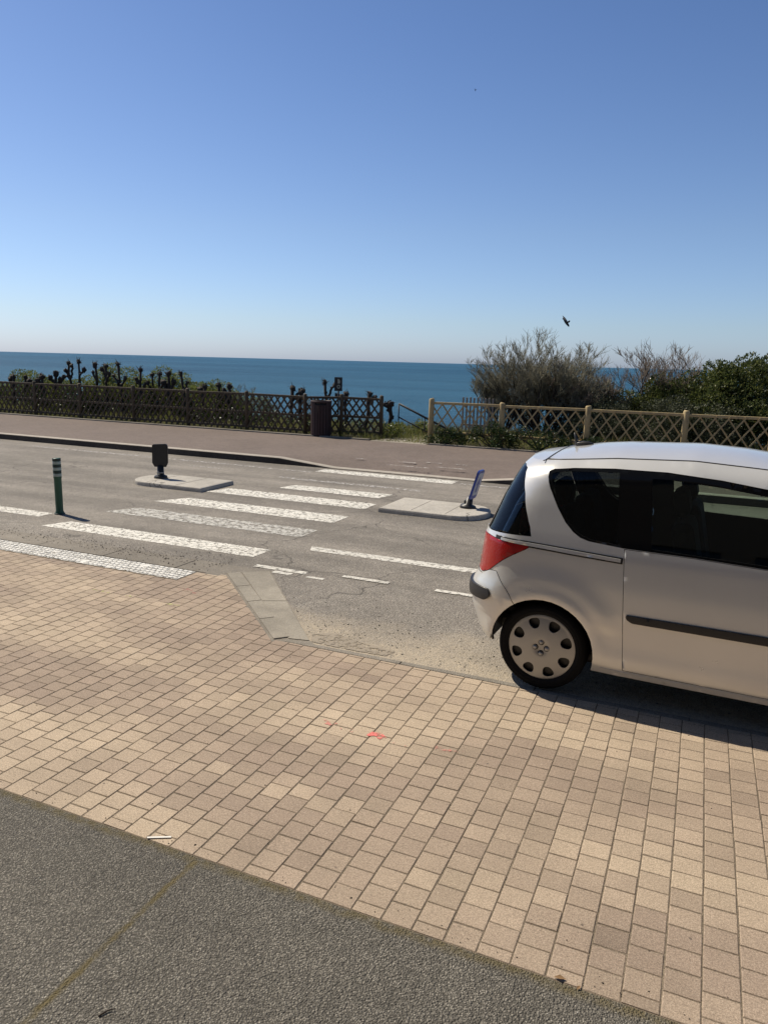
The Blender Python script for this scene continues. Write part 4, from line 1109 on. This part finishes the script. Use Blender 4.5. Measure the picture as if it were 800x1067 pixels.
# dark seams on the roof
for sgn in (-1, 1):
    m = MB(); l_ = []
    for x in np.linspace(-.12, 1.42, 50):
        p = P(max(x, -.12), ztop(x) - .0); yy = (abs(P(x if x >= 0 else U(x, 1.56), ztop(x))[1]) - .012) * sgn; l_.append((x, yy, roofz(x, yy) + .000))
    m.tube(l_, .0055, 6); m.build('roof_gutter', m_trim, CAR)
m = MB(); l_ = []
for y in np.linspace(-.575, .575, 30):
    x = -.10 - .03 * (abs(y) / .575) ** 2; l_.append((x, y, roofz(x, y) - .0015))
m.tube(l_, .0035, 6); m.build('tailgate_seam', m_trim, CAR)
t = MB(); t.blob((.03, 0, roofz(.03, 0) + .006), .062, sub=3, amp=0, sq=(1.15, .42, .42)); ant = t.build('antenna_base', m_trim, CAR)
t = MB(); t.tube([(-.03, 0, roofz(-.03, 0) + .005), (-.035, 0, roofz(-.03, 0) + .05), (-.05, 0, roofz(-.03, 0) + .10)], [.014, .010, .006], 8); t.build('antenna', m_trim, ant)
# front black window surround with the glasses cut out of it
qg = [(-.035, 1.455), (-.01, 1.385), (.052, 1.28), (.110, 1.196), (.165, 1.144), (.215, 1.116), (.27, 1.100), (.435, 1.088), (.395, 1.535), (.10, 1.518), (-.01, 1.505), (-.04, 1.492)]
qg = [(U(x, z) if x < 0 else x, z) for x, z in qg]
dg = [(.645, 1.085), (1.3, 1.070), (1.72, 1.052), (1.90, 1.043), (1.80, 1.18), (1.66, 1.36), (1.56, 1.42), (1.257, 1.468), (1.0, 1.497), (.687, 1.518), (.60, 1.515)]
for sd_ in (-1, 1): panel('window_frame', grow(glz, -.001), [qg, dg], m_gloss, CAR, off=-.003, thick=.004, side=sd_, inner=m_int)
for sd_ in (-1, 1):
    panel('quarter_window', grow(qg, .004), [], m_glassd, CAR, off=-.0045, thick=.0015, side=sd_, inner=m_glassd)
panel('rear_window', grow(rear_glass, -.001), [], m_glassd, CAR, off=-.003, thick=.004, sides=(-1, 1), inner=m_glassd)
panel('windscreen', grow(wind, -.001), [], m_glass, CAR, off=-.003, thick=.004, sides=(-1, 1), inner=m_glass)
for sd_ in (-1, 1):
    d_ = panel('door', door, [], m_paint, CAR, side=sd_, inner=m_int)
    panel('door_window', grow(dg, .004), [], m_glass, d_, off=-.0045, thick=.0015, side=sd_, inner=m_glass)
    panel('door_jamb', grow(door, .022), [grow(door, -.022)], m_int, CAR, off=-.0135, thick=.003, side=sd_)
    strip = roundp([(.535, .645), (.54, .62), (.575, .598), (1.72, .596), (1.75, .620), (1.72, .648), (1.3, .648)], .02)
    panel('rub_strip', strip, [], m_trim, d_, off=.016, thick=.02, side=sd_, grid=.02)
    sy = sd_
    hm = MB(); hx = [P(1.50 + .02 * k, .86, .022) for k in range(11)]; hm.tube([(x, -y * sy if sy > 0 else y, z) for x, y, z in hx], [.008, .013] + [.014] * 7 + [.013, .008], 8); hm.build('door_handle', m_paint, d_)
    lm = roundp(lamp, .02); lp_ = panel('tail_light', grow(lm, -.001), [], m_red, CAR, off=.004, thick=.02, side=sd_, grid=.025)
    panel('reversing_lens', roundp([(-.60, .80), (-.60, .85), (-.50, .85), (-.50, .80)], .01), [], m_orange, lp_, off=.0055, thick=.006, side=sd_)
    panel('headlight', headl, [], m_lamp, CAR, off=-.002, thick=.01, side=sd_)
    # sliding-door rail below the glass: dark slot with a bright lip
    rl = [(U(-.375, 1.048), 1.048), (U(-.12, 1.039), 1.039), (.15, 1.026), (.484, 1.010), (.482, .970), (.15, .984), (U(-.12, .999), .999), (U(-.375, 1.018), 1.018)]
    rr0 = panel('door_rail', rl, [], m_trim, CAR, off=.0035, thick=.006, side=sd_, grid=.02)
    rl2 = [(U(-.33, 1.037), 1.037), (U(-.12, 1.031), 1.031), (.15, 1.018), (.47, 1.002), (.47, .981), (.15, .995), (U(-.12, 1.010), 1.010), (U(-.33, 1.0225), 1.0225)]
    panel('rail_lip', rl2, [], m_paint, rr0, off=.009, thick=.006, side=sd_, grid=.02)
    st_ = [(.40, .252), (.52, .246), (1.70, .246), (1.9, .25), (1.9, .213), (.385, .217)]
    panel('sill', st_, [], m_paint, CAR, off=.004, thick=.02, side=sd_)
# bumper with its black pad, tailgate with plate
bp_ = panel('rear_bumper', bumper, [archR], m_paint, CAR, off=.004, thick=.02, sides=(-1, 1), inner=m_int)
for sd_ in (-1, 1):
    pad = roundp([(U(-.385, .66), .672), (U(-.37, .62), .625), (U(-.40, .59), .588), (-.62, .575), (-.66, .60), (-.66, .655), (-.62, .672)], .022)
    panel('bumper_pad', pad, [], m_trim, bp_, off=.022, thick=.025, side=sd_, grid=.02)
    panel('wheel_mirror', [(1.75, 1.03), (1.78, 1.03), (1.78, 1.06), (1.75, 1.06)], [], m_trim, CAR, off=.01, thick=.01, side=sd_).name = 'mirror_foot'
    mm = MB(); mm.blob((1.86, sd_ * .90, 1.10), .10, sub=2, amp=0, sq=(.55, 1, .72)); mm.build('wing_mirror', m_trim, CAR)
tg = panel('tailgate', tail, [], m_paint, CAR, sides=(-1, 1), inner=m_int)
pl = MB(); pl.box((-.572, 0, .90), (.012, .50, .11), bev=.003); pl.build('number_plate', simple('plate_white', (.7, .7, .68), .4, bmp=0), tg)
pl = MB(); pl.tube([(-.55, -.30, 1.0), (-.58, -.28, 1.0), (-.58, .28, 1.0), (-.55, .30, 1.0)], .012, 8); pl.build('tailgate_handle', m_cap, tg)
panel('front_bumper', [(2.45, .30), (2.45, .60), (3.0, .60), (3.0, .30)], [], m_paint, CAR, off=.006, thick=.01, sides=(-1, 1))
panel('grille', [(2.72, .64), (2.72, .72), (3.0, .72), (3.0, .64)], [], m_trim, CAR, off=.004, thick=.01, sides=(-1, 1))

# underbody, wheel wells
m = MB(); m.box((1.2, 0, .24), (2.9, 1.30, .10), bev=.03); m.box((1.157, 0, .25), (1.55, 1.58, .06), bev=.02); m.box((-.42, 0, .36), (.25, 1.1, .12), bev=.04); m.build('underbody', m_trim, CAR)
for ax in (0, 2.315):
    for sy in (-1, 1):
        m = MB(); vs = []; K = 20
        for k in range(K + 1):
            a = -.12 + (math.pi + .14) * k / K; x, z = ax + .365 * math.cos(a), .306 + .365 * math.sin(a)
            vs += [(x, sy * .50, z), (x, sy * .815, z)]
        m.add(vs, [(2 * k, 2 * k + 1, 2 * k + 3, 2 * k + 2) for k in range(K)])
        m.add([vs[2 * k] for k in range(K + 1)], [tuple(range(K + 1))]); m.build('wheel_well', m_trim, CAR)
# wheels
def wheel(x, sy):
    w0 = MB(); w_ = .092
    prof = [(.226, -.070), (.233, -.082), (.246, -.090), (.268, -.0935), (.287, -.088), (.300, -.070), (.3055, -.045), (.306, 0), (.3055, .045), (.300, .070), (.287, .088), (.262, .0935), (.236, .090), (.226, .070)]
    w0.lathe(prof, axis='Y', n=64)
    for rr_ in (.258, .279):
        w0.lathe([(rr_ - .002, -.0925), (rr_, -.0955), (rr_ + .002, -.0925)], axis='Y', n=64)
    w0.lathe([(.226, -.070), (.222, -.04), (.22, .06), (.0, .06)], axis='Y', n=48)
    wo_ = w0.build('wheel', m_rubber, CAR, loc=(x, sy * .728, .306))
    # hubcap: domed disc with eight rounded windows
    def hp(u, z, o_):
        r_ = math.hypot(u, z); d = .030 * max(0, 1 - (r_ / .238) ** 2.4) - .012 * math.exp(-(r_ / .05) ** 4) + .004 * math.exp(-((r_ - .226) / .008) ** 2)
        return u, -(.072 + d * .85) - o_, z
    circ = [(.235 * math.cos(2 * math.pi * k / 72), .235 * math.sin(2 * math.pi * k / 72)) for k in range(72)]
    hs = []
    for k in range(8):
        a = 2 * math.pi * (k + .42) / 8; h_ = []
        for (rr_, t_) in ((.128, 0), (.134, .15), (.155, .225), (.182, .232), (.196, .15), (.199, 0), (.196, -.15), (.182, -.232), (.155, -.225), (.134, -.15)):
            aa = a + t_ * .92; h_.append((1.07 * rr_ * math.cos(aa), 1.07 * rr_ * math.sin(aa)))
        hs.append(smooth_poly(h_, 2))
    hc = panel('hubcap', circ, hs, m_cap, wo_, thick=.012, grid=.012, side=-1, fn=hp, inner=m_cap)
    bm_ = MB(); bm_.lathe([(0, -.045), (.222, -.045)], axis='Y', n=40)
    bm_.build('rim', m_trim, wo_)
    nut = MB()
    for k in range(4):
        a = math.pi / 2 * k; nut.lathe([(.0, -.104), (.008, -.105), (.0125, -.103), (.0135, -.090)], origin=(.040 * math.cos(a), 0, .040 * math.sin(a)), axis='Y', n=14)
    for k in range(4):
        a = math.pi / 2 * k; nut2 = MB(); nut2.lathe([(.0145, -.0885), (.0195, -.0960), (.0215, -.0885)], origin=(.040 * math.cos(a), 0, .040 * math.sin(a)), axis='Y', n=18); nut2.build('nut_recess', m_trim, hc)
    nut.build('wheel_nuts', m_cap, hc)
    if sy > 0:
        wo_.rotation_euler = (0, 0, math.pi)
    return wo_
wheel(0, -1); wheel(2.315, -1); wheel(0, 1); wheel(2.315, 1)
# cabin
def seat(x, y, hr=True):
    m = MB(); m.box((x, y, .62), (.48, .46, .16), bev=.05)
    s_ = m.build('seat', m_int, CAR)
    rot = Matrix.Rotation(R(-12), 3, 'Y')
    m = MB(); m.box((x - .25, y, .93), (.14, .46, .60), rot=rot, bev=.05); m.build('backrest', m_int, s_)
    m = MB(); m.box((x - .33, y, 1.335), (.10, .27, .19), rot=rot, bev=.045); m.tube([(x - .32, y - .06, 1.2), (x - .33, y - .06, 1.3)], .007, 6); m.tube([(x - .32, y + .06, 1.2), (x - .33, y + .06, 1.3)], .007, 6)
    m.build('headrest', m_int, s_)
seat(1.10, -.37); seat(1.10, .37); seat(.32, -.37); seat(.32, .37)
m = MB(); m.box((1.98, 0, .92), (.5, 1.36, .30), bev=.08); m.build('dashboard', m_intg, CAR)
m = MB(); ring = [(1.62 + .10 * math.sin(2 * math.pi * k / 24), .37 + .18 * math.cos(2 * math.pi * k / 24), 1.0 + .155 * math.sin(2 * math.pi * k / 24)) for k in range(25)]; m.tube(ring, .014, 8, cap=False); m.build('steering_wheel', m_trim, CAR)
m = MB(); m.box((.9, 0, .50), (2.3, 1.44, .06)); m.build('cabin_floor', m_int, CAR)

# ------------------------------------------------------------------ small things
m_stick = simple('white_paper', (.75, .73, .68), .7, bmp=0)
t = MB(); t.box((0, 0, 0), (.11, .011, .003), bev=.001)
o = t.build('paper_stick', m_stick, None, loc=(-2.13, 2.42, .004)); o.rotation_euler = (0, 0, R(28)); tag(o, 'thin white paper stick on the pavers by the asphalt edge', 'litter')
m_twig = simple('twig_bark', (.03, .02, .014), .9)
t = MB(); t.tube([(-.03, -.004, 0), (0, .003, .002), (.026, -.002, .004)], [.003, .0028, .001], 6)
o = t.build('twig', m_twig, None, loc=(-1.66, 1.60, .004)); o.rotation_euler = (0, 0, R(52)); tag(o, 'short dark twig on the foreground asphalt at lower left', 'twig')
# dry leaves lodged at the paver edge
m_leaf = simple('dry_leaf', (.22, .13, .06), .8, var=.3)
for i, (x, y, a, lb) in enumerate([(-.28, 2.40, 10, 'dry curled leaf at the paver edge, bottom centre right'), (-.21, 2.385, 70, 'smaller dry leaf beside the curled one at the paver edge')]):
    m = MB(); m.add([(-.022, 0, 0), (0, -.010, .006), (.024, 0, .001), (0, .010, .007), (0, 0, 0)], [(0, 1, 4), (1, 2, 4), (2, 3, 4), (3, 0, 4)])
    o = m.build('dry_leaf', m_leaf, None, loc=(x, y, .004)); o.rotation_euler = (0, 0, R(a)); o.scale = (1, 1, 1) if i == 0 else (.6, .6, .6); tag(o, lb, 'leaf')
# loose chippings on the road edge and crumbs on the pavers: uncountable
def gravel(name, n, fn, smin, smax, mt, seed, label):
    g = random.Random(seed); m = MB()
    base = [(1, 0, 0), (-1, 0, 0), (0, 1, 0), (0, -1, 0), (0, 0, 1), (0, 0, -.6)]
    fs = [(0, 2, 4), (2, 1, 4), (1, 3, 4), (3, 0, 4), (2, 0, 5), (1, 2, 5), (3, 1, 5), (0, 3, 5)]
    for _ in range(n):
        x, y, z = fn(g); s_ = g.uniform(smin, smax) * (1 if g.random() < .9 else 1.6); a = g.uniform(0, 6.3); ca_, sa_ = math.cos(a), math.sin(a)
        vs = []
        for (p, q, r_) in base:
            p *= g.uniform(.7, 1.2) * s_; q *= g.uniform(.5, 1.1) * s_; r_ *= g.uniform(.4, .8) * s_
            vs.append((x + p * ca_ - q * sa_, y + p * sa_ + q * ca_, z + r_))
        m.add(vs, fs, flat=True)
    o = m.build(name, mt, None, kind='stuff'); tag(o, label, 'gravel'); return o
m_grav = asphalt_mat('gravel', .12, .40, (1, .93, .82), 80, .3, False, .3)
m_gravd = simple('dark_crumbs', (.05, .04, .032), .9, var=.4)
gravel('gravel', 900, lambda g: (g.uniform(-4.0, .4), min(6.5, 4.9 + abs(g.gauss(0, .7))), -.004), .003, .008, m_grav, 3, 'loose chippings on the asphalt by the diagonal kerb')
gravel('gravel', 700, lambda g: (-4.6 - abs(g.gauss(0, 2.6)), 6.42 + g.gauss(0, .13), .002), .003, .009, m_gravd, 4, 'dark grit along the gutter left of the diagonal kerb')
gravel('gravel', 420, lambda g: (g.uniform(-7, 2), g.uniform(2.45, 5.6) if g.random() < .6 else 2.40 + abs(g.gauss(0, .05)), .001), .0015, .0045, m_gravd, 6, 'dark crumbs scattered over the pavers')
gravel('gravel', 260, lambda g: (g.uniform(-3.5, .6), g.uniform(1.2, 2.35), .001), .0015, .004, simple('pale_crumbs', (.5, .47, .42), .8), 8, 'pale crumbs scattered on the foreground asphalt')
# sandy washout beside the kerb end
m_sandy = paint_mat('loose_sand', (.31, .26, .195), .46, .1)
decal('sand_patch', [(-2.70, 4.90), (-2.35, 4.88), (-2.05, 4.90), (-2.02, 5.02), (-2.30, 5.06), (-2.62, 5.16), (-2.78, 5.05)], m_sandy, -.0015)

# small dark bird in flight over the bushes
BIRD = t = empty('bird', (-3.86, 21.63, 3.38), R(35), label='small dark bird in flight above the bare tamarisk', cat='bird')
m_bird = simple('dark_feathers', (.020, .022, .03), .7, bmp=0)
m = MB(); m.tube([(.11, 0, -.045), (.09, 0, -.03), (.05, 0, -.01), (0, 0, .01), (-.06, 0, .03), (-.12, 0, .05), (-.17, 0, .07)], [.004, .022, .030, .038, .030, .012, .018], 10)
m.v = [tuple(Matrix.Rotation(R(25), 3, 'Y') @ Vector(p)) for p in m.v]; m.build('body', m_bird, t)
for sy in (-1, 1):
    m = MB(); pts_ = [(.03, 0), (.05, .08), (.02, .18), (-.03, .24), (-.04, .15), (-.05, 0)]
    up = .9 if sy > 0 else .25
    top_ = [(x, y * sy, .015 + y * up) for x, y in pts_]; bot_ = [(x, y, z - .005) for x, y, z in top_]; n = len(pts_)
    m.add(top_ + bot_, [tuple(range(n)), tuple(range(n, 2 * n))[::-1]] + [(i, n + i, n + (i + 1) % n, (i + 1) % n) for i in range(n)]); m.build('wing', m_bird, t)

far = copy_tree(BIRD); far.location = (-11.46, 36.22, 14.74); far.rotation_euler = (0, 0, R(80)); far.scale = (.42, .42, .42)
far['label'] = 'tiny far speck of a bird high in the empty blue sky'
